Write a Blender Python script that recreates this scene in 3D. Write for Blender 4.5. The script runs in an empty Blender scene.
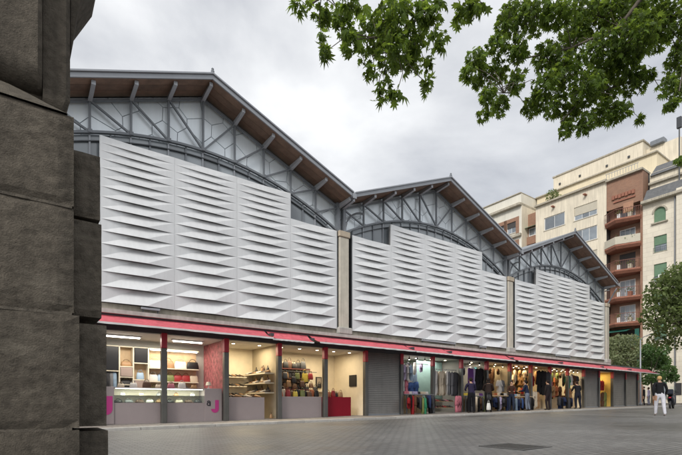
import bpy, math, random
from mathutils import Vector, Matrix
random.seed(7)
R = math.radians
scene = bpy.context.scene
COL = scene.collection

# ------------------------------------------------------------------ camera
F, CX, YH = 24.0/36.0*682, 341.0, 402.8        # focal length in photo pixels, centre column, horizon row
CAMZ = 0.78
cam_d = bpy.data.cameras.new('camera')
cam_d.lens = 24; cam_d.sensor_width = 36; cam_d.clip_end = 3000; cam_d.clip_start = 0.05
cam_d.shift_y = (YH-227.5)/682
cam = bpy.data.objects.new('camera', cam_d); COL.objects.link(cam)
cam.location = (0, 0, CAMZ); cam.rotation_euler = (R(90), 0, 0)
scene.camera = cam

# ------------------------------------------------------------------ sky and sun (overcast)
SUN_EL, SUN_AZ = 37, 209                        # compass-like: direction the light comes from (behind the camera, left)
world = bpy.data.worlds.new('World'); scene.world = world; world.use_nodes = True
nt = world.node_tree; nt.nodes.clear()
out = nt.nodes.new('ShaderNodeOutputWorld')
sky = nt.nodes.new('ShaderNodeTexSky'); sky.sky_type = 'NISHITA'; sky.sun_disc = False
sky.sun_elevation = R(SUN_EL); sky.sun_rotation = R(SUN_AZ); sky.dust_density = 3; sky.air_density = 1.2
bg1 = nt.nodes.new('ShaderNodeBackground'); bg1.inputs['Strength'].default_value = 0.11
nt.links.new(sky.outputs[0], bg1.inputs['Color'])
tc = nt.nodes.new('ShaderNodeTexCoord')
mp = nt.nodes.new('ShaderNodeMapping'); mp.inputs['Scale'].default_value = (1.0, 1.0, 1.7); mp.inputs['Location'].default_value = (7.7, 1.1, 3.0)
nz = nt.nodes.new('ShaderNodeTexNoise'); nz.inputs['Scale'].default_value = 1.7; nz.inputs['Detail'].default_value = 7; nz.inputs['Roughness'].default_value = 0.52; nz.inputs['Distortion'].default_value = 0.35
rp = nt.nodes.new('ShaderNodeValToRGB')
rp.color_ramp.elements[0].position = 0.37; rp.color_ramp.elements[0].color = (0.57, 0.59, 0.635, 1)
rp.color_ramp.elements[1].position = 0.61; rp.color_ramp.elements[1].color = (1.06, 1.07, 1.08, 1)
nt.links.new(tc.outputs['Generated'], mp.inputs[0]); nt.links.new(mp.outputs[0], nz.inputs['Vector']); nt.links.new(nz.outputs[0], rp.inputs[0])
bg2 = nt.nodes.new('ShaderNodeBackground'); bg2.inputs['Strength'].default_value = 0.61
nt.links.new(rp.outputs[0], bg2.inputs['Color'])
mx = nt.nodes.new('ShaderNodeMixShader'); mx.inputs[0].default_value = 0.93
nt.links.new(bg1.outputs[0], mx.inputs[1]); nt.links.new(bg2.outputs[0], mx.inputs[2]); nt.links.new(mx.outputs[0], out.inputs[0])
sun_d = bpy.data.lights.new('sun', 'SUN'); sun_d.energy = 1.5; sun_d.angle = R(18); sun_d.color = (1, 0.97, 0.92)
sun = bpy.data.objects.new('sun', sun_d); COL.objects.link(sun)
sv = Vector((math.sin(R(SUN_AZ))*math.cos(R(SUN_EL)), math.cos(R(SUN_AZ))*math.cos(R(SUN_EL)), math.sin(R(SUN_EL))))
sun.rotation_euler = sv.to_track_quat('Z', 'Y').to_euler(); sun.location = (0, -20, 40)
vs = scene.view_settings
vs.view_transform = 'Standard'; vs.look = 'None'; vs.exposure = 0.72; vs.gamma = 1; vs.use_curve_mapping = False

# ------------------------------------------------------------------ frame of the market facade: s along it, u into it, z up
OX, OY = -7.03, 13.5
TH = math.atan2(972-CX, F)
D = (math.sin(TH), math.cos(TH)); N = (-D[1], D[0])
RZ = math.atan2(D[1], D[0])
CS = -(OX*D[0]+OY*D[1]); CU = -(OX*N[0]+OY*N[1])
def W(s, u, z=0.0): return Vector((OX+s*D[0]+u*N[0], OY+s*D[1]+u*N[1], z))
def to_su(x, y): return ((x-OX)*D[0]+(y-OY)*D[1], (x-OX)*N[0]+(y-OY)*N[1])
def ray(px): 
    r = (px-CX)/F
    return r*D[0]+D[1], r*N[0]+N[1]
def on_u(px, py, u):
    rs, ru = ray(px); Y = (u-CU)/ru
    return CS+Y*rs, CAMZ+(YH-py)/F*Y
def on_s(px, py, s):
    rs, ru = ray(px); Y = (s-CS)/rs
    return CU+Y*ru, CAMZ+(YH-py)/F*Y
def at(px, py, Y): return Vector(((px-CX)/F*Y, Y, CAMZ+(YH-py)/F*Y))
GR = 0.012
def gz(s): return 0.03+GR*max(-40, min(60, s))          # road level; the street climbs gently along the facade
def pz(s): return gz(s)+0.08                            # pavement level

# ------------------------------------------------------------------ materials
MATS = {}
def M(name, col, rough=0.6, metal=0.0, var=0.12, scale=4.0, bump=0.0, bscale=40.0, spec=0.5, streak=0.0, emit=0.0, rnd=0.0, alpha=1.0, patch=None):
    if name in MATS: return MATS[name]
    m = bpy.data.materials.new(name); m.use_nodes = True; t = m.node_tree; b = t.nodes['Principled BSDF']
    b.inputs['Roughness'].default_value = rough; b.inputs['Metallic'].default_value = metal
    b.inputs['Specular IOR Level'].default_value = spec
    if alpha < 1: b.inputs['Alpha'].default_value = alpha
    co = t.nodes.new('ShaderNodeTexCoord'); oi = t.nodes.new('ShaderNodeObjectInfo')
    ad = t.nodes.new('ShaderNodeVectorMath'); ad.operation = 'ADD'
    t.links.new(co.outputs['Object'], ad.inputs[0])
    ml = t.nodes.new('ShaderNodeMath'); ml.operation = 'MULTIPLY'; ml.inputs[1].default_value = 37.0
    t.links.new(oi.outputs['Random'], ml.inputs[0]); t.links.new(ml.outputs[0], ad.inputs[1])
    n1 = t.nodes.new('ShaderNodeTexNoise'); n1.inputs['Scale'].default_value = scale; n1.inputs['Detail'].default_value = 8; n1.inputs['Roughness'].default_value = 0.62
    t.links.new(ad.outputs[0], n1.inputs['Vector'])
    mr = t.nodes.new('ShaderNodeMapRange'); mr.inputs[1].default_value = 0.28; mr.inputs[2].default_value = 0.72
    mr.inputs[3].default_value = 1-var; mr.inputs[4].default_value = 1+var
    t.links.new(n1.outputs[0], mr.inputs[0])
    fac = mr.outputs[0]
    if streak:
        mp = t.nodes.new('ShaderNodeMapping'); mp.inputs['Scale'].default_value = (5.5, 5.5, 0.35)
        t.links.new(ad.outputs[0], mp.inputs[0])
        n2 = t.nodes.new('ShaderNodeTexNoise'); n2.inputs['Scale'].default_value = 1.6; n2.inputs['Detail'].default_value = 5
        t.links.new(mp.outputs[0], n2.inputs['Vector'])
        m2 = t.nodes.new('ShaderNodeMapRange'); m2.inputs[1].default_value = 0.35; m2.inputs[2].default_value = 0.7; m2.inputs[3].default_value = 1.0; m2.inputs[4].default_value = 1-streak
        t.links.new(n2.outputs[0], m2.inputs[0])
        mm = t.nodes.new('ShaderNodeMath'); mm.operation = 'MULTIPLY'
        t.links.new(fac, mm.inputs[0]); t.links.new(m2.outputs[0], mm.inputs[1]); fac = mm.outputs[0]
    if rnd:
        m3 = t.nodes.new('ShaderNodeMapRange'); m3.inputs[3].default_value = 1-rnd; m3.inputs[4].default_value = 1+rnd
        t.links.new(oi.outputs['Random'], m3.inputs[0])
        mm = t.nodes.new('ShaderNodeMath'); mm.operation = 'MULTIPLY'
        t.links.new(fac, mm.inputs[0]); t.links.new(m3.outputs[0], mm.inputs[1]); fac = mm.outputs[0]
    vm = t.nodes.new('ShaderNodeVectorMath'); vm.operation = 'SCALE'; vm.inputs[0].default_value = col
    t.links.new(fac, vm.inputs['Scale']); t.links.new(vm.outputs[0], b.inputs['Base Color'])
    if patch:
        pc, ps, pw = patch
        mp2 = t.nodes.new('ShaderNodeMapping'); mp2.inputs['Scale'].default_value = (1.0, 1.0, 2.6)
        t.links.new(ad.outputs[0], mp2.inputs[0])
        n4 = t.nodes.new('ShaderNodeTexNoise'); n4.inputs['Scale'].default_value = ps; n4.inputs['Detail'].default_value = 9; n4.inputs['Roughness'].default_value = 0.72
        t.links.new(mp2.outputs[0], n4.inputs['Vector'])
        m4 = t.nodes.new('ShaderNodeMapRange'); m4.inputs[1].default_value = 0.55; m4.inputs[2].default_value = 0.72; m4.inputs[3].default_value = 0; m4.inputs[4].default_value = pw
        t.links.new(n4.outputs[0], m4.inputs[0])
        mc = t.nodes.new('ShaderNodeMix'); mc.data_type = 'RGBA'; mc.inputs[7].default_value = (*pc, 1)
        t.links.new(m4.outputs[0], mc.inputs[0]); t.links.new(vm.outputs[0], mc.inputs[6]); t.links.new(mc.outputs[2], b.inputs['Base Color'])
    if emit:
        t.links.new(vm.outputs[0], b.inputs['Emission Color']); b.inputs['Emission Strength'].default_value = emit
    if bump:
        n3 = t.nodes.new('ShaderNodeTexNoise'); n3.inputs['Scale'].default_value = bscale; n3.inputs['Detail'].default_value = 8; n3.inputs['Roughness'].default_value = 0.65
        t.links.new(ad.outputs[0], n3.inputs['Vector'])
        bp = t.nodes.new('ShaderNodeBump'); bp.inputs['Strength'].default_value = bump; bp.inputs['Distance'].default_value = 0.03
        t.links.new(n3.outputs[0], bp.inputs['Height']); t.links.new(bp.outputs[0], b.inputs['Normal'])
    MATS[name] = m; return m

def brick_mat(name, c1, c2, mortar, bw, bh, msize, rough=0.8, rot=0.0, axes='xy', bump=0.5, var=0.2, nscale=0.5):
    m = bpy.data.materials.new(name); m.use_nodes = True; t = m.node_tree; b = t.nodes['Principled BSDF']
    b.inputs['Roughness'].default_value = rough
    co = t.nodes.new('ShaderNodeTexCoord'); mp = t.nodes.new('ShaderNodeMapping')
    if axes == 'yz':
        sx = t.nodes.new('ShaderNodeSeparateXYZ'); cb = t.nodes.new('ShaderNodeCombineXYZ')
        t.links.new(co.outputs['Object'], sx.inputs[0]); 
        sm = t.nodes.new('ShaderNodeMath'); sm.operation = 'ADD'
        t.links.new(sx.outputs[0], sm.inputs[0]); t.links.new(sx.outputs[1], sm.inputs[1])
        t.links.new(sm.outputs[0], cb.inputs[0]); t.links.new(sx.outputs[2], cb.inputs[1])
        t.links.new(cb.outputs[0], mp.inputs[0])
    else: t.links.new(co.outputs['Object'], mp.inputs[0])
    mp.inputs['Rotation'].default_value = (0, 0, rot)
    br = t.nodes.new('ShaderNodeTexBrick'); br.inputs['Scale'].default_value = 1.0
    br.inputs['Brick Width'].default_value = bw; br.inputs['Row Height'].default_value = bh; br.inputs['Mortar Size'].default_value = msize
    br.inputs['Color1'].default_value = (*c1, 1); br.inputs['Color2'].default_value = (*c2, 1); br.inputs['Mortar'].default_value = (*mortar, 1)
    br.inputs['Mortar Smooth'].default_value = 0.2
    t.links.new(mp.outputs[0], br.inputs['Vector'])
    n1 = t.nodes.new('ShaderNodeTexNoise'); n1.inputs['Scale'].default_value = nscale; n1.inputs['Detail'].default_value = 9; n1.inputs['Roughness'].default_value = 0.65
    t.links.new(co.outputs['Object'], n1.inputs['Vector'])
    mr = t.nodes.new('ShaderNodeMapRange'); mr.inputs[1].default_value = 0.3; mr.inputs[2].default_value = 0.7; mr.inputs[3].default_value = 1-var; mr.inputs[4].default_value = 1+var
    t.links.new(n1.outputs[0], mr.inputs[0])
    vm = t.nodes.new('ShaderNodeVectorMath'); vm.operation = 'SCALE'
    t.links.new(br.outputs['Color'], vm.inputs[0]); t.links.new(mr.outputs[0], vm.inputs['Scale']); t.links.new(vm.outputs[0], b.inputs['Base Color'])
    r2 = t.nodes.new('ShaderNodeMapRange'); r2.inputs[1].default_value = 0.3; r2.inputs[2].default_value = 0.7; r2.inputs[3].default_value = rough-0.15; r2.inputs[4].default_value = min(1, rough+0.15)
    t.links.new(n1.outputs[0], r2.inputs[0]); t.links.new(r2.outputs[0], b.inputs['Roughness'])
    bp = t.nodes.new('ShaderNodeBump'); bp.inputs['Strength'].default_value = bump; bp.inputs['Distance'].default_value = 0.01; bp.invert = True
    t.links.new(br.outputs['Fac'], bp.inputs['Height']); t.links.new(bp.outputs[0], b.inputs['Normal'])
    MATS[name] = m; return m

def leaf_mat(name, c, tr, var=0.35):
    m = bpy.data.materials.new(name); m.use_nodes = True; t = m.node_tree; t.nodes.clear()
    o = t.nodes.new('ShaderNodeOutputMaterial'); df = t.nodes.new('ShaderNodeBsdfPrincipled'); tl = t.nodes.new('ShaderNodeBsdfTranslucent'); mx = t.nodes.new('ShaderNodeMixShader')
    df.inputs['Roughness'].default_value = 0.55; df.inputs['Specular IOR Level'].default_value = 0.3
    g = t.nodes.new('ShaderNodeNewGeometry')
    for col, node, sock in ((c, df, 'Base Color'), (tr, tl, 'Color')):
        mr = t.nodes.new('ShaderNodeMapRange'); mr.inputs[3].default_value = 1-var; mr.inputs[4].default_value = 1+var
        oi = t.nodes.new('ShaderNodeObjectInfo'); sm = t.nodes.new('ShaderNodeMath'); sm.operation = 'ADD'; fr_ = t.nodes.new('ShaderNodeMath'); fr_.operation = 'FRACT'
        t.links.new(g.outputs['Random Per Island'], sm.inputs[0]); t.links.new(oi.outputs['Random'], sm.inputs[1]); t.links.new(sm.outputs[0], fr_.inputs[0]); t.links.new(fr_.outputs[0], mr.inputs[0])
        vm = t.nodes.new('ShaderNodeVectorMath'); vm.operation = 'SCALE'; vm.inputs[0].default_value = col
        t.links.new(mr.outputs[0], vm.inputs['Scale']); t.links.new(vm.outputs[0], node.inputs[sock])
    mx.inputs[0].default_value = 0.42
    t.links.new(df.outputs[0], mx.inputs[1]); t.links.new(tl.outputs[0], mx.inputs[2]); t.links.new(mx.outputs[0], o.inputs[0])
    MATS[name] = m; return m

def glass_mat(name, tint, rough=0.04, clear=0.85):
    m = bpy.data.materials.new(name); m.use_nodes = True; t = m.node_tree; t.nodes.clear()
    o = t.nodes.new('ShaderNodeOutputMaterial'); tr = t.nodes.new('ShaderNodeBsdfTransparent'); gl = t.nodes.new('ShaderNodeBsdfGlossy'); mx = t.nodes.new('ShaderNodeMixShader'); fr = t.nodes.new('ShaderNodeFresnel')
    tr.inputs[0].default_value = (*tint, 1); gl.inputs['Roughness'].default_value = rough; fr.inputs[0].default_value = 1.45
    t.links.new(fr.outputs[0], mx.inputs[0]); t.links.new(tr.outputs[0], mx.inputs[1]); t.links.new(gl.outputs[0], mx.inputs[2]); t.links.new(mx.outputs[0], o.inputs[0])
    MATS[name] = m; return m

STEEL = M('grey painted steel', (0.19, 0.205, 0.225), 0.45, 0.2, 0.12)
STEEL_D = M('dark steel', (0.06, 0.065, 0.072), 0.5, 0.3, 0.15)
ZINC = M('zinc roof', (0.27, 0.29, 0.31), 0.45, 0.4, 0.12, 2)
FASCIA = M('fascia metal', (0.32, 0.335, 0.36), 0.4, 0.3, 0.08, 2)
SOFFIT = M('soffit wood', (0.20, 0.13, 0.09), 0.6, 0, 0.3, 3, 0.1, 20, rnd=0.18)
PANEL = M('pearl folded metal', (0.75, 0.76, 0.765), 0.42, 0.25, 0.06, 0.9, rnd=0.03, streak=0.06)
PANE = M('brushed gable pane', (0.87, 0.935, 0.975), 0.36, 0.3, 0.07, 0.8, rnd=0.06, streak=0.05)
BACK = M('dark backing', (0.035, 0.037, 0.04), 0.9)
CLER = M('clerestory glass', (0.26, 0.29, 0.315), 0.06, 0, 0.15, 0.7, spec=0.9, rnd=0.3)
PIER = M('cream stone pier', (0.56, 0.52, 0.44), 0.8, 0, 0.12, 3, 0.25, 25, streak=0.2)
PIERCAP = M('terracotta cap', (0.46, 0.39, 0.30), 0.85, 0, 0.15, 5)
BAND = M('brown stone band', (0.40, 0.36, 0.30), 0.85, 0, 0.2, 3, 0.2, 30, streak=0.25)
LEDGE = M('pale stone ledge', (0.44, 0.43, 0.40), 0.8, 0, 0.15, 3, 0.2, 30, streak=0.2)
POST = M('post metal', (0.105, 0.103, 0.095), 0.38, 0.5, 0.15, 3)
RED = M('red paint', (0.34, 0.012, 0.03), 0.45, 0, 0.08)
AWN = M('coral awning cloth', (0.66, 0.135, 0.165), 0.8, 0, 0.14, 2.0, streak=0.2)
VAL = M('white awning border', (0.68, 0.67, 0.66), 0.75, 0, 0.08, 5)
SHUT = M('grey roller shutter', (0.17, 0.163, 0.152), 0.45, 0.35, 0.15, 2, streak=0.15)
WALLW = M('cream shop wall', (0.66, 0.58, 0.44), 0.7, 0, 0.06)
WALLG = M('grey shop wall', (0.42, 0.41, 0.38), 0.7, 0, 0.06)
CEILM = M('shop ceiling', (0.52, 0.49, 0.44), 0.8, 0, 0.05)
FLOORM = M('shop floor', (0.24, 0.22, 0.20), 0.4, 0, 0.15)
LAM = M('mauve grey laminate', (0.29, 0.245, 0.245), 0.4, 0, 0.04)
LAMR = M('wine red laminate', (0.20, 0.004, 0.014), 0.5, 0, 0.05, spec=0.2)
WOODL = M('light wood shelf', (0.55, 0.40, 0.24), 0.5, 0, 0.15, 6)
SHELFW = M('cream shelf', (0.66, 0.60, 0.48), 0.5, 0, 0.05)
BLACKM = M('black lacquer', (0.012, 0.012, 0.014), 0.35)
TEALW = M('teal shop wall', (0.22, 0.34, 0.32), 0.7, 0, 0.08)
GOLDW = M('golden shop wall', (0.62, 0.42, 0.17), 0.7, 0, 0.1)
TUBE = M('lit tube', (1, 0.97, 0.88), 0.5, 0, 0, emit=7.0)
SPOTW = M('lit spot', (1, 0.85, 0.6), 0.5, 0, 0, emit=14.0)
MAG = M('magenta lettering', (0.42, 0.03, 0.19), 0.5, 0, 0.03)
INK = M('black lettering', (0.015, 0.013, 0.02), 0.5, 0, 0.03)
VGLASS = glass_mat('vitrine glass', (0.93, 0.97, 0.95))
STONE = M('dark weathered stone', (0.128, 0.110, 0.087), 0.85, 0, 0.42, 26, 0.75, 130, spec=0.25, streak=0.35, patch=((0.22, 0.195, 0.155), 3.2, 0.7), rnd=0.2)
MORTAR = M('pale mortar', (0.115, 0.099, 0.078), 0.95, 0, 0.5, 30, 0.6, 90)
STONE_L = M('pale weathered stone', (0.125, 0.108, 0.082), 0.9, 0, 0.4, 22, 0.8, 110)
ROADM = brick_mat('paved road', (0.175, 0.17, 0.16), (0.125, 0.122, 0.116), (0.06, 0.058, 0.055), 0.22, 0.11, 0.012, 0.50, -RZ, 'xy', 0.6, 0.45, 0.30)
PAVEM = brick_mat('pavement slabs', (0.25, 0.225, 0.20), (0.21, 0.19, 0.17), (0.10, 0.09, 0.08), 0.4, 0.4, 0.012, 0.75, -RZ, 'xy', 0.4, 0.2, 1.2)
KERBM = M('granite kerb', (0.36, 0.345, 0.32), 0.8, 0, 0.15, 8, 0.2, 60, rnd=0.1)
IRON = M('cast iron', (0.07, 0.067, 0.062), 0.6, 0.3, 0.3, 12, 0.4, 60)
BARK = M('bark', (0.10, 0.085, 0.065), 0.9, 0, 0.35, 8, 0.6, 25)
LEAF_F = leaf_mat('plane leaf', (0.066, 0.108, 0.02), (0.28, 0.39, 0.05), 0.5)
LEAF_D = leaf_mat('dark tree leaf', (0.115, 0.15, 0.055), (0.22, 0.29, 0.08), 0.5)
LEAF_O = leaf_mat('olive tree leaf', (0.22, 0.25, 0.14), (0.30, 0.35, 0.16), 0.4)
LEAF_G = leaf_mat('light tree leaf', (0.085, 0.15, 0.055), (0.18, 0.30, 0.08), 0.35)
BEIGE = M('beige render', (0.76, 0.685, 0.545), 0.85, 0, 0.09, 0.6, 0.1, 30, streak=0.22)
BEIGE2 = M('pale yellow render', (0.77, 0.67, 0.48), 0.85, 0, 0.06, 0.6, streak=0.1)
CREAM = M('cream render', (0.72, 0.69, 0.60), 0.85, 0, 0.07, 0.6, streak=0.12)
BRICKW = brick_mat('red brick wall', (0.25, 0.115, 0.072), (0.31, 0.15, 0.092), (0.30, 0.24, 0.18), 0.27, 0.08, 0.012, 0.85, 0, 'yz', 0.4, 0.15, 0.8)
TERRA = M('terracotta slab', (0.32, 0.135, 0.088), 0.8, 0, 0.15, 2, streak=0.15)
STONEW = brick_mat('pale ashlar wall', (0.70, 0.645, 0.53), (0.66, 0.605, 0.50), (0.50, 0.45, 0.37), 1.1, 0.48, 0.012, 0.85, 0, 'yz', 0.5, 0.12, 0.5)
SLATE = M('slate roof band', (0.12, 0.122, 0.125), 0.6, 0, 0.25, 4)
CORN = M('stone cornice', (0.44, 0.40, 0.32), 0.85, 0, 0.2, 2, streak=0.3)
WGLASS = M('window glass', (0.22, 0.25, 0.28), 0.05, 0, 0.2, 1.0, spec=0.9, rnd=0.35)
WFRAME = M('white window frame', (0.75, 0.75, 0.73), 0.5, 0, 0.05)
BLIND = M('beige roller blind', (0.50, 0.46, 0.37), 0.7, 0, 0.06)
GREENB = M('green roller blind', (0.12, 0.21, 0.13), 0.7, 0, 0.1)
GREENA = M('dark green awning', (0.012, 0.10, 0.075), 0.7, 0, 0.1)
DARKB = M('dark roller blind', (0.055, 0.05, 0.048), 0.7, 0, 0.1)

# ------------------------------------------------------------------ mesh helpers
class MB:
    def __init__(self): self.v = []; self.f = []; self.mi = []
    def poly(self, pts, mi=0):
        b = len(self.v); self.v += [tuple(p) for p in pts]; self.f.append(tuple(range(b, b+len(pts)))); self.mi.append(mi); return self
    def hexa(self, p, mi=0):                      # 8 corners: bottom 4 ccw, top 4 ccw
        b = len(self.v); self.v += [tuple(q) for q in p]
        for f in ((3,2,1,0),(4,5,6,7),(0,1,5,4),(1,2,6,5),(2,3,7,6),(3,0,4,7)):
            self.f.append(tuple(b+i for i in f)); self.mi.append(mi)
        return self
    def box(self, x0, x1, y0, y1, z0, z1, mi=0):
        return self.hexa([(x0,y0,z0),(x1,y0,z0),(x1,y1,z0),(x0,y1,z0),(x0,y0,z1),(x1,y0,z1),(x1,y1,z1),(x0,y1,z1)], mi)
    def cbox(self, x0, x1, y0, y1, z0, z1, c, mi=0):  # box with chamfered edges
        X=(x0,x1); Y=(y0,y1); Z=(z0,z1)
        b=len(self.v); idx={}
        for i in (0,1):
            for j in (0,1):
                for k in (0,1):
                    sx=c if i==0 else -c; sy=c if j==0 else -c; sz=c if k==0 else -c
                    idx[i,j,k]=len(self.v); 
                    self.v += [(X[i],Y[j]+sy,Z[k]+sz),(X[i]+sx,Y[j],Z[k]+sz),(X[i]+sx,Y[j]+sy,Z[k])]
        def F(*q): self.f.append(q); self.mi.append(mi)
        for i in (0,1):
            q=[idx[i,0,0],idx[i,1,0],idx[i,1,1],idx[i,0,1]]; F(*(q[::-1] if i==0 else q))
        for j in (0,1):
            q=[idx[0,j,0]+1,idx[1,j,0]+1,idx[1,j,1]+1,idx[0,j,1]+1]; F(*(q if j==0 else q[::-1]))
        for k in (0,1):
            q=[idx[0,0,k]+2,idx[1,0,k]+2,idx[1,1,k]+2,idx[0,1,k]+2]; F(*(q[::-1] if k==0 else q))
        for i in (0,1):
            for j in (0,1): F(idx[i,j,0],idx[i,j,0]+1,idx[i,j,1]+1,idx[i,j,1])
        for i in (0,1):
            for k in (0,1): F(idx[i,0,k],idx[i,0,k]+2,idx[i,1,k]+2,idx[i,1,k])
        for j in (0,1):
            for k in (0,1): F(idx[0,j,k]+1,idx[0,j,k]+2,idx[1,j,k]+2,idx[1,j,k]+1)
        for key,a in idx.items(): F(a,a+1,a+2)
        return self
    def tube(self, pts, rs, n=8, mi=0, cap=True):
        pts = [Vector(p) for p in pts]
        if not hasattr(rs, '__len__'): rs = [rs]*len(pts)
        b = len(self.v)
        for i, p in enumerate(pts):
            t = (pts[min(i+1,len(pts)-1)]-pts[max(i-1,0)]).normalized()
            a = Vector((0,0,1)) if abs(t.z) < 0.9 else Vector((1,0,0))
            e1 = t.cross(a).normalized(); e2 = t.cross(e1)
            for k in range(n):
                an = 2*math.pi*k/n; self.v.append(tuple(p+(e1*math.cos(an)+e2*math.sin(an))*rs[i]))
        for i in range(len(pts)-1):
            for k in range(n):
                q = b+i*n+k; q2 = b+i*n+(k+1)%n
                self.f.append((q, q2, q2+n, q+n)); self.mi.append(mi)
        if cap:
            self.f.append(tuple(b+k for k in range(n))); self.mi.append(mi)
            self.f.append(tuple(b+(len(pts)-1)*n+k for k in reversed(range(n)))); self.mi.append(mi)
        return self
    def bar(self, p0, p1, w, h, mi=0):            # rectangular bar between two points; w across (horizontal), h the other way
        p0 = Vector(p0); p1 = Vector(p1); t = (p1-p0).normalized()
        a = Vector((0,1,0)) if abs(t.y) < 0.9 else Vector((1,0,0))
        e1 = a; e1 = (e1-t*e1.dot(t)).normalized(); e2 = t.cross(e1)
        q = lambda p: [p-e1*w/2-e2*h/2, p+e1*w/2-e2*h/2, p+e1*w/2+e2*h/2, p-e1*w/2+e2*h/2]
        return self.hexa(q(p0)+q(p1), mi)
    def prism(self, pts, y0, y1, mi=0):           # polygon in x,z extruded along y
        b = len(self.v); n = len(pts)
        self.v += [(x, y0, z) for x, z in pts]+[(x, y1, z) for x, z in pts]
        self.f.append(tuple(range(b, b+n))); self.f.append(tuple(range(b+2*n-1, b+n-1, -1))); self.mi += [mi, mi]
        for i in range(n):
            j = (i+1) % n; self.f.append((b+i, b+n+i, b+n+j, b+j)); self.mi.append(mi)
        return self
    def ell(self, c, r, nu=10, nv=7, mi=0):
        b = len(self.v); cx, cy, cz = c; rx, ry, rz = r
        for j in range(nv+1):
            ph = math.pi*j/nv
            for i in range(nu):
                a = 2*math.pi*i/nu; self.v.append((cx+rx*math.sin(ph)*math.cos(a), cy+ry*math.sin(ph)*math.sin(a), cz+rz*math.cos(ph)))
        for j in range(nv):
            for i in range(nu):
                i2 = (i+1) % nu
                self.f.append((b+j*nu+i, b+(j+1)*nu+i, b+(j+1)*nu+i2, b+j*nu+i2)); self.mi.append(mi)
        return self
    def lathe(self, prof, c=(0,0), n=12, mi=0):
        b = len(self.v)
        for r, z in prof:
            for i in range(n):
                a = 2*math.pi*i/n; self.v.append((c[0]+r*math.cos(a), c[1]+r*math.sin(a), z))
        for j in range(len(prof)-1):
            for i in range(n):
                i2 = (i+1) % n; self.f.append((b+j*n+i, b+j*n+i2, b+(j+1)*n+i2, b+(j+1)*n+i)); self.mi.append(mi)
        self.f.append(tuple(b+i for i in reversed(range(n)))); self.mi.append(mi)
        self.f.append(tuple(b+(len(prof)-1)*n+i for i in range(n))); self.mi.append(mi)
        return self
    def mesh(self, name, mats, smooth=False):
        me = bpy.data.meshes.new(name); me.from_pydata(self.v, [], self.f)
        for m in (mats if isinstance(mats, (list, tuple)) else [mats]): me.materials.append(m)
        me.polygons.foreach_set('material_index', self.mi)
        if smooth: me.polygons.foreach_set('use_smooth', [True]*len(self.f))
        me.update(); return me
    def build(self, name, mats, parent=None, smooth=False):
        return put(name, self.mesh(name, mats, smooth), parent)
def put(name, me, parent=None, loc=None, rz=None):
    o = bpy.data.objects.new(name, me); COL.objects.link(o)
    if parent: o.parent = parent
    if loc is not None: o.location = loc
    if rz is not None: o.rotation_euler = (0, 0, rz)
    return o
def tag(o, label, cat, group=None, kind=None):
    if label: o['label'] = label
    if cat: o['category'] = cat
    if group: o['group'] = group
    if kind: o['kind'] = kind
    return o
def thing(name, label, cat, loc=(0,0,0), rz=0, group=None):
    return tag(put(name, None, None, loc, rz), label, cat, group)
def structure(o): o['kind'] = 'structure'; return o
def area_light(name, loc, sx, sy, power, col, parent, rot=(0,0,0)):
    l = bpy.data.lights.new(name, 'AREA'); l.shape = 'RECTANGLE'; l.size = sx; l.size_y = sy; l.energy = power; l.color = col
    o = bpy.data.objects.new(name, l); COL.objects.link(o); o.parent = parent; o.location = loc; o.rotation_euler = rot
    return o
def clip(poly, nx, nz, c):                        # keep points with nx*x+nz*z <= c
    res = []
    for i in range(len(poly)):
        a, b = poly[i], poly[(i+1) % len(poly)]
        da, db = nx*a[0]+nz*a[1]-c, nx*b[0]+nz*b[1]-c
        if da <= 0: res.append(a)
        if da*db < 0:
            t = da/(da-db); res.append((a[0]+(b[0]-a[0])*t, a[1]+(b[1]-a[1])*t))
    return res

# ================================================================== THE GROUND
KU = -1.75                                         # street edge of the pavement
ss = [-400, -40, -20, -8, 0, 8, 16, 24, 32, 40, 50, 60, 120, 400, 1500]; us = [-900, -60, -12, -6, KU-0.0, 0, 20, 60, 300, 1200]
mb = MB()
for u in us:
    for s in ss: mb.v.append(tuple(W(s, u, gz(s))))
for j in range(len(us)-1):
    for i in range(len(ss)-1):
        a = j*len(ss)+i; mb.f.append((a, a+1, a+1+len(ss), a+len(ss))); mb.mi.append(0)
structure(mb.build('road', ROADM))

S_END = 44.0
def strip(s0, s1, u0, u1, dz, thick, name, mat, n=12):
    mb = MB()
    for i in range(n):
        a = s0+(s1-s0)*i/n; b = s0+(s1-s0)*(i+1)/n
        p = [W(a,u0,gz(a)-0.1), W(b,u0,gz(b)-0.1), W(b,u1,gz(b)-0.1), W(a,u1,gz(a)-0.1), W(a,u0,gz(a)+dz), W(b,u0,gz(b)+dz), W(b,u1,gz(b)+dz), W(a,u1,gz(a)+dz)]
        f = len(mb.v); mb.hexa(p)
    return mb.build(name, mat)
pave = structure(strip(-14, S_END, KU+0.28, 0.4, 0.08, 0, 'pavement', PAVEM))
# kerb stones, each its own piece
km = MB().cbox(0.004, 1.046, 0, 0.285, -0.12, 0.083, 0.012).mesh('kerb_stone', KERBM)
s = -13.0
while s < S_END-1:
    o = put('kerb_stone', km, pave, W(s, KU, gz(s)+random.uniform(-0.003, 0.003))); o.rotation_euler = (0, -math.atan(GR), RZ)
    s += 1.05
# far pavement in front of the apartment houses
fp = structure(strip(47.6, 52.0, -30, 60, 0.13, 0, 'far_pavement', PAVEM, 3))

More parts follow.
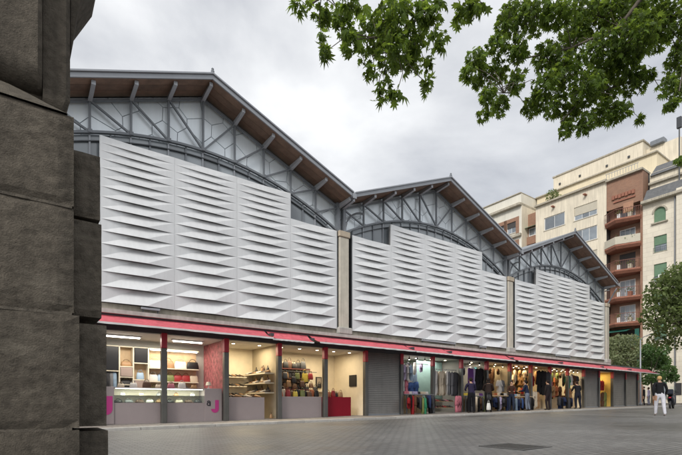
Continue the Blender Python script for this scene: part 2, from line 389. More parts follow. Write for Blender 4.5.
# drain grate
def road_pt(px, py):
    rs, ru = ray(px); k = (py-YH)/F
    Y = (CAMZ-0.03-GR*CS)/(k+GR*rs)
    return CS+Y*rs, CU+Y*ru
gs, gu = road_pt(515, 446.7)
grate = thing('manhole_cover', 'square dark cast iron manhole cover set in the grey paved street', 'manhole cover', W(gs, gu, gz(gs)), RZ)
grate.scale = (0.66, 0.66, 1)
mb = MB(); mb.box(-0.52, 0.52, -0.52, 0.52, -0.05, 0.008); mb.build('plate', IRON, grate)
fr = MB()
for a in (-1, 1):
    fr.box(-0.60, 0.60, a*0.56-0.04, a*0.56+0.04, -0.05, 0.012); fr.box(a*0.56-0.04, a*0.56+0.04, -0.518, 0.518, -0.05, 0.0115)
fr.build('frame', M('iron frame', (0.085, 0.083, 0.08), 0.6, 0.2, 0.2, 8), grate)
rb = MB()
for i in range(-5, 6):
    for j in range(-5, 6): rb.box(i*0.092-0.03, i*0.092+0.03, j*0.092-0.03, j*0.092+0.03, 0.0085, 0.0135)
rb.build('tread', IRON, grate)

# ================================================================== STONE GATE PILLAR (close, left)
PY = 2.30
ps, pu = to_su((77-CX)/F*PY, PY)                   # right end of the front face
pil = thing('stone_pillar', 'massive dark rusticated stone pillar of a gateway close beside the street', 'pillar', W(ps, pu, 0), RZ)
zz = lambda py, Y=PY: CAMZ+(YH-py)/F*Y
courses = [(-0.10, zz(429)-0.006, 0.012), (zz(429)+0.006, zz(314)-0.006, 0.012), (zz(314)+0.006, zz(207)-0.006, -0.012), (zz(207)+0.006, zz(116), -0.012)]
for py in (429, 314, 207): MB().box(-1.0, -0.02, 0.016, 0.5, zz(py)-0.007, zz(py)+0.007).build('mortar_joint', MORTAR, pil)
def rough_block(x0, x1, y0, y1, z0, z1, seed, amp=0.0028, c=0.013, name='stone_block', mat=STONE, parent=pil):
    # a cut block whose front face is subdivided and uneven
    rnd = random.Random(seed); nx, nz = 14, 14; mb = MB()
    def h(i, j):
        e = min(i, nx-i, 2)/2.0; g = min(j, nz-j, 2)/2.0
        edge = min(e, g)
        return -(c*(1-edge)**2)+ (rnd.uniform(-amp, amp)*edge) + 0.003*math.sin(i*0.9+seed)*math.cos(j*0.7+seed*2)*edge-(rnd.uniform(0, 0.008) if edge < 0.4 else 0)
    b = len(mb.v)
    for j in range(nz+1):
        for i in range(nx+1):
            mb.v.append((x0+(x1-x0)*i/nx, y0-h(i,j), z0+(z1-z0)*j/nz))
    for j in range(nz):
        for i in range(nx):
            a = j*(nx+1)+i; mb.f.append((a, a+1, a+nx+2, a+nx+1)); mb.mi.append(0)
    back = len(mb.v)
    mb.v += [(x0,y1,z0),(x1,y1,z0),(x1,y1,z1),(x0,y1,z1)]
    mb.f.append((back+1, back, back+3, back+2)); mb.mi.append(0)
    mb.f.append(tuple([back, back+1]+[i for i in range(nx, -1, -1)])); mb.mi.append(0)
    top = nz*(nx+1)
    mb.f.append(tuple([back+2, back+3]+[top+i for i in range(nx+1)])); mb.mi.append(0)
    mb.f.append(tuple([back+1, back+2]+[j*(nx+1)+nx for j in range(nz, -1, -1)])); mb.mi.append(0)
    mb.f.append(tuple([back+3, back]+[j*(nx+1) for j in range(nz+1)])); mb.mi.append(0)
    return mb.build(name, mat, parent)
for i, (z0, z1, dx) in enumerate(courses):
    rough_block(-1.0, dx, 0.0+(0.0 if i < 2 else 0.006), 0.55, z0, z1, 3+i)
    if i < 3: rough_block(-1.0, dx-0.0+[0.145, 0.137, 0.137][i], 0.085, 0.50, z0+0.002, z1-0.012-[0,0.012,0.01][i], 13+i, 0.004, 0.012)
# set-back stone of the upper course, lower than the front one
rough_block(-1.0, 0.118, 0.085, 0.50, zz(207)-0.008, zz(141), 19, 0.004, 0.012)
# worn sloping weathering on top of the upper course
zt = zz(116)
mb = MB(); 
nseg = 12
for i in range(nseg+1):
    x = -1.0+(0.96)*i/nseg; w = 0.012*math.sin(i*1.7)
    drop = 0.0 if i < nseg-2 else 0.012*(i-nseg+2)
    mb.v += [(x, 0.008, zt+0.002), (x, 0.02+w*0.4, zt+0.02-drop*0.4), (x, 0.125, zt+0.115+w-drop*2.5), (x, 0.5, zt+0.12-drop*2.5), (x, 0.5, zt-0.01)]
for i in range(nseg):
    for k in range(4): 
        a = i*5+k; mb.f.append((a, a+5, a+6, a+1)); mb.mi.append(0)
mb.f.append((0,1,2,3,4)); mb.mi.append(0); q = nseg*5; mb.f.append((q+4,q+3,q+2,q+1,q)); mb.mi.append(0)
mb.build('weathering', STONE_L, pil)
# shaft blocks above, with rounded lower edges
def cushion(x0, x1, y0, y1, z0, z1, r, name, cutright=0.0):
    mb = MB(); prof = []
    for k in range(13):
        a = math.pi/2*k/12; prof.append((y0+r-r*math.sin(a), z0+r-r*math.cos(a)))
    prof = [(y1, z0)]+[(y, z) for y, z in prof]+[(y0, z1), (y1, z1)]
    n = len(prof); xs = [x0, x1-0.02, x1]
    for xi, x in enumerate(xs):
        for (y, z) in prof:
            yy = y+(0.02 if xi == 2 and y < y1-0.01 else 0); zz2 = z; xx = x
            if cutright and xi > 0 and z < z0+r*1.01: xx = x-cutright*(1-(z-z0)/r)
            mb.v.append((xx, yy, zz2))
    for i in range(2):
        for k in range(n):
            a = i*n+k; b = i*n+(k+1) % n; mb.f.append((a, b, b+n, a+n)); mb.mi.append(0)
    mb.f.append(tuple(range(n))); mb.mi.append(0); mb.f.append(tuple(range(3*n-1, 2*n-1, -1))); mb.mi.append(0)
    return mb.build(name, STONE, pil, False)
def px_x(px, v):                                   # local x on the plane v behind the front face of the pillar
    s_, z_ = on_u(px, 0, pu+v); return s_-ps
cushion(-1.0, px_x(42.5, 0.10), 0.10, 0.6, zt+0.15, zt+1.1, 0.11, 'shaft_block')
MB().cbox(-1.0, px_x(58, 0.2), 0.2, 0.58, zt+0.02, zt+0.4, 0.01).build('neck_block', STONE, pil)
cushion(px_x(42.5, 0.10)+0.004, px_x(70.5, 0.16), 0.16, 0.6, zt+0.06, zt+1.1, 0.10, 'shaft_block', 0.035)
# springing of the arch leaning out beside the shaft
xa, xb = px_x(70.8, 0.2), px_x(81.5, 0.2)
za, zb = CAMZ+(YH-52)/F*2.44, CAMZ+(YH+14)/F*2.44
mb = MB(); mb.prism([(xa, za), (xa+(xb-xa)*0.42, za+(zb-za)*0.45), (xb, zb), (xb+0.10, zb+0.2), (xa, zb+0.2)], 0.20, 0.6); mb.build('arch_stone', STONE, pil)

# ================================================================== THE MARKET HALL
hall = thing('market_hall', 'long market hall with three gabled roofs, folded pearl metal screens and row of shops below', 'building', (OX, OY, 0), RZ)
HS = [2.95, 14.25, 25.55]; HALF = 5.62; OV = -0.95
ROOF_A, SL = 11.23, 0.40
PITCH = 1.112
def z_roof(ds): return ROOF_A-SL*abs(ds)
def z_arch(ds): return 9.2-0.049*ds*ds
def z_top(ds): return 10.90-SL*abs(ds)
# body behind everything
mb = MB().box(-2.7, 31.3, 0.42, 40, 3.1, 7.9); mb.build('wall', BACK, hall)
brk_mesh = MB()
brk_mesh.hexa([(-0.05,0.0,-0.26),(0.05,0.0,-0.26),(0.05,0.1,-0.26),(-0.05,0.1,-0.26)]+[(-0.05,0.0,0),(0.05,0.0,0),(0.05,0.1,0),(-0.05,0.1,0)])
brk_mesh = MB(); brk_mesh.hexa([(-0.022,OV+0.14,-0.10),(0.022,OV+0.14,-0.10),(0.022,0.0,-0.19),(-0.022,0.0,-0.19),(-0.022,OV+0.14,-0.004),(0.022,OV+0.14,-0.004),(0.022,0.0,-0.004),(-0.022,0.0,-0.004)])
brk_mesh.hexa([(-0.055,OV+0.125,-0.12),(0.055,OV+0.125,-0.12),(0.055,0.0,-0.21),(-0.055,0.0,-0.21),(-0.055,OV+0.125,-0.102),(0.055,OV+0.125,-0.102),(0.055,0.0,-0.192),(-0.055,0.0,-0.192)])
brk_mesh.box(-0.055, 0.055, OV+0.118, OV+0.134, -0.12, -0.004)
brk_mesh = brk_mesh.mesh('roof_bracket', M('bracket paint', (0.46, 0.48, 0.51), 0.4, 0.3, 0.08))
# louvre strips: one mesh per row, shared by all columns and halls
CW = 2.10; ROWS = 15; row_h = [0.478*0.9465**i for i in range(ROWS)]
k = (8.56-3.73)/sum(row_h); row_h = [h*k for h in row_h]
row_z = [3.73]
for h in row_h: row_z.append(row_z[-1]+h)
LOW = min(range(ROWS+1), key=lambda i: abs(row_z[i]-7.5))
louvre = []
for i, h in enumerate(row_h):
    a = h*0.28*(1.0-0.03*i); g = 0.003
    TL, TR = (g, 0, h), (CW-g, 0, h); T = (CW*0.43, a*0.85, h); BL, BR = (g, 0, 0), (CW-g, 0, 0); B = (CW*0.60, -a, -0.006)
    mb = MB(); 
    def off(p): return (p[0], p[1]+0.012, p[2])
    f = [TL, T, TR, BR, B, BL]; fb = [off(p) for p in f]; mb.v = f+fb
    mb.f = [(0,5,1), (1,5,4,), (1,4,2), (4,3,2)]; mb.f += [tuple(x+6 for x in reversed(q)) for q in list(mb.f)]
    mb.f += [(q, (q+1)%6, (q+1)%6+6, q+6) for q in range(6)]; mb.mi = [0]*len(mb.f)
    louvre.append(mb.mesh('louvre', PANEL))
mull_cache = {}
for hi, sa in enumerate(HS):
    # ---- roof
    roof = MB()
    for sg in (-1, 1):
        x0, x1 = sa, sa+sg*HALF; y0, y1 = OV+0.03, 40
        roof.hexa([(x0,y0,ROOF_A-0.13),(x1,y0,z_roof(HALF)-0.13),(x1,y1,z_roof(HALF)-0.13),(x0,y1,ROOF_A-0.13),
                   (x0,y0,ROOF_A-0.004),(x1,y0,z_roof(HALF)-0.004),(x1,y1,z_roof(HALF)-0.004),(x0,y1,ROOF_A-0.004)])
    roof = roof.build('roof', ZINC, hall)
    fas = MB()
    for sg in (-1, 1):
        x0, x1 = sa, sa+sg*(HALF+0.0); 
        q = lambda y0, y1, za, zb: fas.hexa([(x0,y0,ROOF_A+za),(x1,y0,z_roof(HALF)+za),(x1,y1,z_roof(HALF)+za),(x0,y1,ROOF_A+za),(x0,y0,ROOF_A+zb),(x1,y0,z_roof(HALF)+zb),(x1,y1,z_roof(HALF)+zb),(x0,y1,ROOF_A+zb)])
        q(OV-0.02, OV+0.027, -0.17, -0.03); q(OV-0.07, OV+0.02, -0.027, 0.02)
    fas.build('fascia', FASCIA, roof)
    fin = MB(); fin.lathe([(0.05, ROOF_A), (0.06, ROOF_A+0.09), (0.035, ROOF_A+0.12), (0.045, ROOF_A+0.16), (0.01, ROOF_A+0.2)], (sa, OV), 8); fin.build('finial', STEEL, roof)
    for sg in (-1, 1):
        for b in range(3):
            y0 = OV+0.03+b*0.322; mb = MB(); x0, x1 = sa+sg*0.005, sa+sg*(HALF-0.02)
            za, zb = ROOF_A-0.135, z_roof(HALF-0.02)-0.135
            mb.hexa([(x0,y0,za-0.03),(x1,y0,zb-0.03),(x1,y0+0.312,zb-0.03),(x0,y0+0.312,za-0.03),(x0,y0,za),(x1,y0,zb),(x1,y0+0.312,zb),(x0,y0+0.312,za)])
            mb.build('soffit_board', SOFFIT, roof)
    for i in range(-5, 6):
        ds = i*PITCH
        o = put('roof_bracket', brk_mesh, roof, (sa+ds, 0, z_roof(ds)-0.168-(0.02 if i == 0 else 0)))
    # ---- truss
    tr = MB(); 
    for sg in (-1, 1): tr.bar((sa, -0.06, z_top(0)), (sa+sg*HALF, -0.06, z_top(HALF)), 0.08, 0.06)
    truss = tr.build('truss', STEEL, hall)
    arch = MB(); n = 28
    for j in range(n):
        a0 = -5.5+11.0*j/n; a1 = -5.5+11.0*(j+1)/n
        arch.bar((sa+a0, -0.06, z_arch(a0)), (sa+a1, -0.06, z_arch(a1)), 0.10, 0.07)
    arch.build('arch_chord', STEEL, truss)
    arch = MB()
    for j in range(n):
        a0 = -5.5+11.0*j/n; a1 = -5.5+11.0*(j+1)/n
        arch.bar((sa+a0, -0.02, z_arch(a0)-0.24), (sa+a1, -0.02, z_arch(a1)-0.24), 0.05, 0.03)
    arch.build('window_head', STEEL_D, truss)
    for i in range(-4, 5):
        ds = i*PITCH; tb = MB().bar((sa+ds, -0.055, z_arch(ds)+0.03), (sa+ds, -0.055, z_top(ds)-0.04), 0.07, 0.06); tb.build('truss_post', STEEL, truss)
        gp = MB().cbox(sa+ds-0.06, sa+ds+0.06, -0.128, -0.119, z_arch(ds)-0.03, z_arch(ds)+0.08, 0.004); gp.build('gusset_plate', STEEL, truss)
    for i in range(-5, 5):
        if i < 0: p0, p1 = (i*PITCH, z_top(i*PITCH)), ((i+1)*PITCH, z_arch((i+1)*PITCH))
        else: p0, p1 = (i*PITCH, z_arch(i*PITCH)), ((i+1)*PITCH, z_top((i+1)*PITCH))
        MB().bar((sa+p0[0], -0.075, p0[1]), (sa+p1[0], -0.075, p1[1]), 0.06, 0.055).build('truss_diagonal', STEEL, truss)
    for sg in (-1, 1):                                   # end posts and curved braces
        x = sa+sg*5.50
        MB().bar((x, -0.06, 7.3), (x, -0.06, z_roof(5.5)-0.18), 0.16, 0.13).build('end_post', STEEL, truss)
        if sg > 0: continue
        cb = MB(); pts = []
        for kk in range(9):
            a = kk/8*math.pi/2; pts.append((x-sg*(0.02+0.95*(1-math.cos(a))), -0.13, 7.75+0.95*math.sin(a)))
        cb.tube(pts, 0.045, 6); cb.build('curved_brace', STEEL, truss)
    # ---- pale gable panes in an irregular honeycomb
    gable = MB(); gp = [(sa-5.6, 7.3), (sa+5.6, 7.3), (sa+5.6, z_roof(5.6)-0.18), (sa, ROOF_A-0.18), (sa-5.6, z_roof(5.6)-0.18)]
    gable.prism(gp, 0.115, 0.2); gable = gable.build('gable_wall', M('pane joint', (0.36, 0.38, 0.40), 0.7), hall)
    rnd = random.Random(5); seeds = []
    for r in range(-1, 8):
        for c in range(-9, 10):
            seeds.append((sa+(c+(0.5 if r % 2 else 0))*0.80+rnd.uniform(-0.14, 0.14), 7.4+r*0.66+rnd.uniform(-0.12, 0.12)))
    for sx, sz in seeds:
        poly = list(gp)
        for ox, oz in seeds:
            dx, dz = ox-sx, oz-sz; L = math.hypot(dx, dz)
            if 0 < L < 2.4: 
                dx /= L; dz /= L; poly = clip(poly, dx, dz, dx*sx+dz*sz+L/2-0.011)
                if len(poly) < 3: break
        if len(poly) < 3: continue
        if max(p[1]-z_arch(p[0]-sa) for p in poly) < 0.05: continue
        area = abs(sum(poly[i][0]*poly[(i+1)%len(poly)][1]-poly[(i+1)%len(poly)][0]*poly[i][1] for i in range(len(poly))))/2
        if area < 0.01: continue
        t = rnd.uniform(0, 0.006)
        MB().prism(poly, 0.075+t, 0.113).build('pane', PANE, gable)
    # ---- clerestory windows under the arch
    cl = MB()
    cl.box(sa-5.5, sa+5.5, -0.055, 0.06, 7.12, 7.2); cl = cl.build('clerestory', STEEL_D, hall)
    for j in range(-10, 10):
        a0, a1 = j*PITCH/2+0.025, (j+1)*PITCH/2-0.025
        if j < -9 or j > 8: continue
        mb = MB(); mb.prism([(sa+a0, 7.2), (sa+a1, 7.2), (sa+a1, z_arch(a1)-0.04), (sa+a0, z_arch(a0)-0.04)], 0.02, 0.04); mb.build('pane', CLER, cl)
    for j in range(-9, 10):
        a = j*PITCH/2; MB().bar((sa+a, 0.0, 7.2), (sa+a, 0.0, z_arch(a)-0.05), 0.06, 0.05).build('mullion', STEEL if j % 2 else FASCIA, cl)
    # ---- folded metal screen
    su = -0.27; s0 = sa+0.06-2.5*CW
    fr = MB()
    fr.box(s0-0.02, s0+5*CW+0.02, su+0.13, su+0.16, 3.75, row_z[LOW]-0.02)
    fr.box(s0+CW+0.01, s0+4*CW-0.01, su+0.13, su+0.159, row_z[LOW]-0.02, row_z[-1]-0.03)
    screen = fr.build('screen', M('screen backing', (0.34, 0.345, 0.35), 0.8), hall)
    for c in range(5):
        top = ROWS if c in (1, 2, 3) else LOW
        for i in range(top):
            put('louvre', louvre[i], screen, (s0+c*CW, su, row_z[i]))
        MB().box(s0+c*CW-0.02, s0+c*CW+0.02, su+0.016, su+0.04, 3.72, row_z[top]-0.004 if c in (0,1,2,3) else row_z[LOW]-0.004).build('seam_strip', PANEL, screen)
    MB().box(s0+5*CW-0.01, s0+5*CW+0.028, su+0.016, su+0.04, 3.72, row_z[LOW]-0.004).build('seam_strip', PANEL, screen)
    MB().box(s0+4*CW-0.02, s0+4*CW+0.02, su+0.016, su+0.04, row_z[LOW], row_z[-1]-0.004).build('seam_strip', PANEL, screen)
    # side sheets of the raised part and of the screen
    sd = MB(); sd.box(s0-0.05, s0-0.03, su, 0.0, 3.73, row_z[LOW]); sd.box(s0+5*CW+0.03, s0+5*CW+0.05, su, 0.0, 3.73, row_z[LOW]); sd.build('side_sheet', STEEL_D, screen)
# ---- piers between the screens
for x0, x1 in ((-2.98, -2.52), (8.37, 8.83), (19.67, 20.10), (30.97, 31.40)):
    p = MB().cbox(x0, x1, -0.33, 0.40, 3.53, 7.42, 0.02).build('pier', PIER, hall)
    MB().cbox(x0-0.04, x1+0.04, -0.37, 0.42, 7.424, 7.66, 0.02).build('pier_cap', PIERCAP, p)
    MB().cbox(x0-0.09, x1+0.12, -0.41, 0.40, 3.535, 3.80, 0.03).build('pier_base', LEDGE, p)
# ---- gutters in the valleys and at the end
for x in (HS[0]+HALF+0.03, HS[1]+HALF+0.03, HS[2]+HALF+0.12, HS[0]-HALF-0.08):
    MB().box(x-0.10, x+0.10, OV-0.04, 40, 8.80, 8.90).build('gutter', STEEL, hall)
    MB().box(x-0.08, x+0.08, OV-0.08, OV-0.045, 8.74, 8.93).build('gutter_hopper', FASCIA, hall)
# knee trusses carrying the last eave
for i in range(3):
    y = -0.1+i*0.0
endtr = MB(); endtr.bar((31.1, -0.3, 7.5), (31.9, -0.6, 8.75), 0.06, 0.06); endtr.bar((31.1, -0.1, 8.55), (31.9, -0.1, 8.72), 0.06, 0.06); endtr.build('eave_strut', STEEL, hall)
# end wall of the hall
MB().box(31.18, 31.34, 0.405, 40, 0.2, 8.3).build('end_wall', PIER, hall)

# ---- stone band, ledge and the row of shops
SX0 = -4.6
MB().box(SX0, 31.4, -0.20, 0.42, 3.53, 3.722).build('stone_band', BAND, hall)
led = MB()
MB().box(SX0, 31.4, -0.02, 0.41, 3.16, 3.529).build('stone_band', BAND, hall)
MB().box(SX0, 31.45, -0.42, -0.0205, 3.40, 3.52).build('ledge', LEDGE, hall)
MB().box(SX0, 37.0, -0.30, -0.021, 3.30, 3.397).build('awning_cassette', STEEL_D, hall)
PK = [1.71-2.065+2.065*k for k in range(-1, 19)]      # post positions, from one bay behind the pillar
def bay(k): return PK[k+1], PK[k+2]                   # bay 0 is the first one visible beside the stone pillar
MB().box(31.405, 37.0, -0.02, 2.6, 3.05, 3.5).build('annex_roof', STEEL_D, hall)
MB().box(SX0, 37.0, -0.019, 0.10, 2.97, 3.158).build('lintel', STEEL_D, hall)
for k, x in enumerate(PK):
    w = 0.085 if k < 6 else 0.075
    p = MB().cbox(x-w, x+w, -0.06, 0.12, pz(x)-0.1, 2.52, 0.012).build('shop_post', POST, hall)
    MB().cbox(x-w-0.003, x+w+0.003, -0.064, 0.123, 2.523, 3.0, 0.012).build('post_head', RED, p)
# ---- awnings: sloping cloth, white border, front bar, folding arms
bounds = [-1.45, 5.1, 6.9, 11.9, 14.4, 19.4, 24.2, 29.4, 33.5, 38.2]
ext = [1.05, 0.80, 1.05, 1.0, 0.92, 1.05, 1.0, 1.05, 1.0]
for i in range(len(bounds)-1):
    a, b = bounds[i]+0.05, bounds[i+1]-0.05; e = ext[i]; n = 6
    zt, zf = 3.36, 3.03+0.02*(1.05-e)
    cl = MB()
    nn = 26; ra = random.Random(40+i); ph = [ra.uniform(0, 6.28) for _ in range(4)]
    def cz(x, v):
        t = (x-a)/(b-a); wv = 0.012*math.sin(9*t+ph[0])+0.009*math.sin(23*t+ph[1]+v*2)+0.006*math.sin(51*t+ph[2]-v*3)
        return zt+(zf-zt)*v-0.035*math.sin(math.pi*v)+wv*math.sin(math.pi*min(1, v*1.1))
    b0 = len(cl.v)
    for off in (0, -0.007):
        for q in range(n+1):
            v = q/n
            for j in range(nn+1):
                x = a+(b-a)*j/nn; cl.v.append((x, -0.28-(e-0.28)*v, cz(x, v)+off))
    lay = (n+1)*(nn+1)
    for q in range(n):
        for j in range(nn):
            k0 = q*(nn+1)+j; f = (k0, k0+1, k0+nn+2, k0+nn+1); cl.f += [f[::-1], tuple(x+lay for x in f)]; cl.mi += [0, 0]
    for q in range(n):
        for k0 in (q*(nn+1), q*(nn+1)+nn): cl.f.append((k0, k0+nn+1, k0+nn+1+lay, k0+lay)); cl.mi.append(0)
    aw = cl.build('awning', AWN, hall)
    MB().box(a, b, -e-0.03, -e-0.005, zf-0.03, zf-0.004).build('front_bar', VAL, aw)
    m = 24; vv = MB()
    for q in range(m):
        x0, x1 = a+(b-a)*q/m, a+(b-a)*(q+1)/m; d0, d1 = 0.012*math.sin(q*2.1+i), 0.012*math.sin((q+1)*2.1+i)
        vv.hexa([(x0,-e-0.028+d0*0.4,zf-0.058+d0*0.3),(x1,-e-0.028+d1*0.4,zf-0.058+d1*0.3),(x1,-e-0.022+d1*0.4,zf-0.058+d1*0.3),(x0,-e-0.022+d0*0.4,zf-0.058+d0*0.3),
                 (x0,-e-0.028,zf-0.031),(x1,-e-0.028,zf-0.031),(x1,-e-0.022,zf-0.031),(x0,-e-0.022,zf-0.031)])
    vv.build('valance', VAL, aw)
    for sx in (a+0.25, b-0.25):
        ar = MB(); ar.tube([(sx, -0.2, 3.24), (sx+(0.35 if sx < (a+b)/2 else -0.35), -0.2-(e-0.2)*0.5, 3.12), (sx, -e+0.01, zf-0.02)], 0.028, 6); ar.build('folding_arm', STEEL_D, aw)
    MB().box(b-0.01, b+0.11, -e*0.85, -0.25, 3.10, 3.20).build('arm_cover', STEEL_D, aw)

# ---- lamps standing on the ledge
for x, L in ((0.95, 0.55), (13.0, 2.3), (17.2, 0.5), (24.5, 1.6)):
    f = MB(); f.cbox(x, x+L, -0.37, -0.27, 3.62, 3.69, 0.01); f = f.build('ledge_lamp', FASCIA, hall)
    for xx in (x+0.06, x+L-0.06): MB().box(xx-0.015, xx+0.015, -0.335, -0.305, 3.521, 3.625).build('bracket', STEEL_D, f)

# ================================================================== SHOPS UNDER THE HALL
CEIL = 2.96
PINKW = M('pink collage wall', (0.46, 0.14, 0.16), 0.6, 0, 0.75, 7.0)
TAUPE = M('taupe drawer front', (0.33, 0.25, 0.22), 0.5, 0, 0.05)
def interior(k0, k1, depth, wall, side=None, ceil=CEILM, left=True, right=True):
    a, b = bay(k0)[0], bay(k1)[1]; z0 = pz(a)+0.012; zf = pz(b)+0.014
    mb = MB(); t = 0.03
    mb.hexa([(a+t,0.13,z0-0.2),(b-t,0.13,zf-0.2),(b-t,depth,zf-0.2),(a+t,depth,z0-0.2),(a+t,0.13,z0),(b-t,0.13,zf),(b-t,depth,zf),(a+t,depth,z0)], 0)
    mb.box(a+t, b-t, 0.102, depth, CEIL+0.001, CEIL+0.05, 1)
    mb.box(a+t, b-t, depth, depth+0.06, z0-0.1, CEIL+0.05, 2)
    if left: mb.box(a-t+0.001, a+t-0.001, 0.125, depth+0.06, z0-0.1, CEIL+0.05, 3)
    if right: mb.box(b-t+0.001, b+t-0.001, 0.125, depth+0.06, z0-0.1, CEIL+0.05, 3)
    return mb.build('shop_interior', [FLOORM, ceil, wall, side or wall], hall)
def lamp(k0, k1, power, col, depth=2.0, tube=False, n=2):
    a, b = bay(k0)[0], bay(k1)[1]
    area_light('shop_light', ((a+b)/2, depth*0.45, CEIL-0.06), (b-a)*0.7, depth*0.4, power*0.88, col, hall)
    if tube:
        for i in range(n):
            x = a+(b-a)*(i+0.5)/n; f = MB().box(x-0.55, x+0.55, 0.86, 0.98, CEIL-0.045, CEIL-0.002).build('light_fitting', VAL, hall)
            MB().tube([(x-0.5, 0.92, CEIL-0.066), (x+0.5, 0.92, CEIL-0.066)], 0.02, 8).build('tube', TUBE, f)
    else:
        for i in range(n):
            x = a+(b-a)*(i+0.5)/n
            f = MB().lathe([(0.075, CEIL-0.03), (0.08, CEIL-0.003)], (x, 0.62), 10).build('spot_ring', VAL, hall)
            MB().lathe([(0.05, CEIL-0.034), (0.055, CEIL-0.031)], (x, 0.62), 10).build('bulb', SPOTW, f)
def shelf(x0, x1, y0, y1, z, mat=SHELFW, t=0.03, name='shelf'): return MB().box(x0, x1, y0, y1, z-t, z).build(name, mat, hall)

def colmat(c, rough=0.75):
    return M('cloth %.3f %.3f %.3f %.2f' % (*c, rough), c, rough, 0, 0.15, 6, spec=0.15 if rough > 0.6 else 0.4)
BLK=(0.012,0.011,0.012); DGR=(0.05,0.05,0.055); GRY=(0.18,0.18,0.19); WHT=(0.62,0.60,0.57); CRM=(0.55,0.47,0.36); BRN=(0.10,0.05,0.028); TAN=(0.33,0.19,0.09)
REDc=(0.28,0.022,0.025); ORG=(0.38,0.12,0.05); YEL=(0.55,0.42,0.06); NAV=(0.02,0.03,0.075); BLU=(0.05,0.10,0.26); LBL=(0.28,0.38,0.50); PNK=(0.48,0.16,0.20); PUR=(0.11,0.04,0.17); LAV=(0.42,0.36,0.52); GRN=(0.03,0.17,0.09); OLV=(0.16,0.18,0.06); TEA=(0.10,0.30,0.30)
CN = {BLK:'black',DGR:'charcoal',GRY:'grey',WHT:'white',CRM:'cream',BRN:'brown',TAN:'tan',REDc:'red',ORG:'orange',YEL:'yellow',NAV:'navy',BLU:'blue',LBL:'pale blue',PNK:'pink',PUR:'purple',LAV:'lavender',GRN:'green',OLV:'olive',TEA:'teal'}
bag_cache = {}
def handbag(s, u, z, w, h, c, where, rz=0.0, group=None, d=0.12):
    key = (round(w,2), round(h,2), c, d)
    if key not in bag_cache:
        mb = MB(); n = 8
        rows = [(0.0,0.90,1.0),(0.08,1.0,1.05),(0.45,0.98,1.0),(0.85,0.86,0.55),(1.0,0.80,0.25)]
        for (t, ws, dsx) in rows:
            for i in range(12):
                a = 2*math.pi*i/12; ca, sa_ = math.cos(a), math.sin(a)
                e = 0.45; x = math.copysign(abs(ca)**e, ca)*w/2*ws; y = math.copysign(abs(sa_)**e, sa_)*d/2*dsx
                mb.v.append((x, y, t*h))
        for j in range(len(rows)-1):
            for i in range(12):
                q = j*12+i; q2 = j*12+(i+1)%12; mb.f.append((q,q2,q2+12,q+12)); mb.mi.append(0)
        mb.f.append(tuple(reversed(range(12)))); mb.f.append(tuple(48+i for i in range(12))); mb.mi += [0,0]
        body = mb.mesh('bag_body', colmat(c, 0.45), True)
        hd = MB(); pts = [(w*0.27*math.cos(math.pi*k/8), 0, h*0.97+h*0.42*math.sin(math.pi*k/8)) for k in range(9)]
        hd.tube(pts, 0.011, 5); bag_cache[key] = (body, hd.mesh('bag_handle', colmat(tuple(0.6*x for x in c), 0.5), True))
    body, hd = bag_cache[key]
    o = put('handbag', body, None, W(s, u, z), RZ+rz); tag(o, '%s handbag %s' % (CN[c], where), 'handbag', group or 'handbags '+where)
    put('handle', hd, o); return o
shoe_cache = {}
def shoe(s, u, z, c, where, rz=0.0):
    if c not in shoe_cache:
        mb = MB(); secs = [(-0.135,0.028,0.06,0.0),(-0.12,0.036,0.085,0),(-0.06,0.034,0.085,0),(0.0,0.036,0.06,0),(0.07,0.044,0.045,0),(0.115,0.036,0.032,0),(0.14,0.014,0.018,0)]
        for x, hw, h, _ in secs:
            for a in range(8):
                an = math.pi*2*a/8; mb.v.append((x, hw*math.cos(an), max(0.0, h/2+h/2*math.sin(an)*1.05)))
        for j in range(len(secs)-1):
            for i in range(8):
                q = j*8+i; q2 = j*8+(i+1)%8; mb.f.append((q,q2,q2+8,q+8)); mb.mi.append(0)
        mb.f.append(tuple(reversed(range(8)))); mb.f.append(tuple(48+i for i in range(8))); mb.mi += [0,0]
        sole = MB(); sole.box(-0.138, 0.13, -0.036, 0.036, -0.012, 0.004)
        heel = (c in (BLK, REDc, BRN))
        shoe_cache[c] = (mb.mesh('shoe_upper', colmat(c, 0.45), True), sole.mesh('shoe_sole', colmat(BRN if c != BRN else BLK, 0.6)))
    o = put('shoe', shoe_cache[c][0], None, W(s, u, z+0.013), RZ+rz); tag(o, '%s shoe %s' % (CN[c], where), 'shoe', 'shoes '+where)
    put('sole', shoe_cache[c][1], o); return o
gar_cache = {}
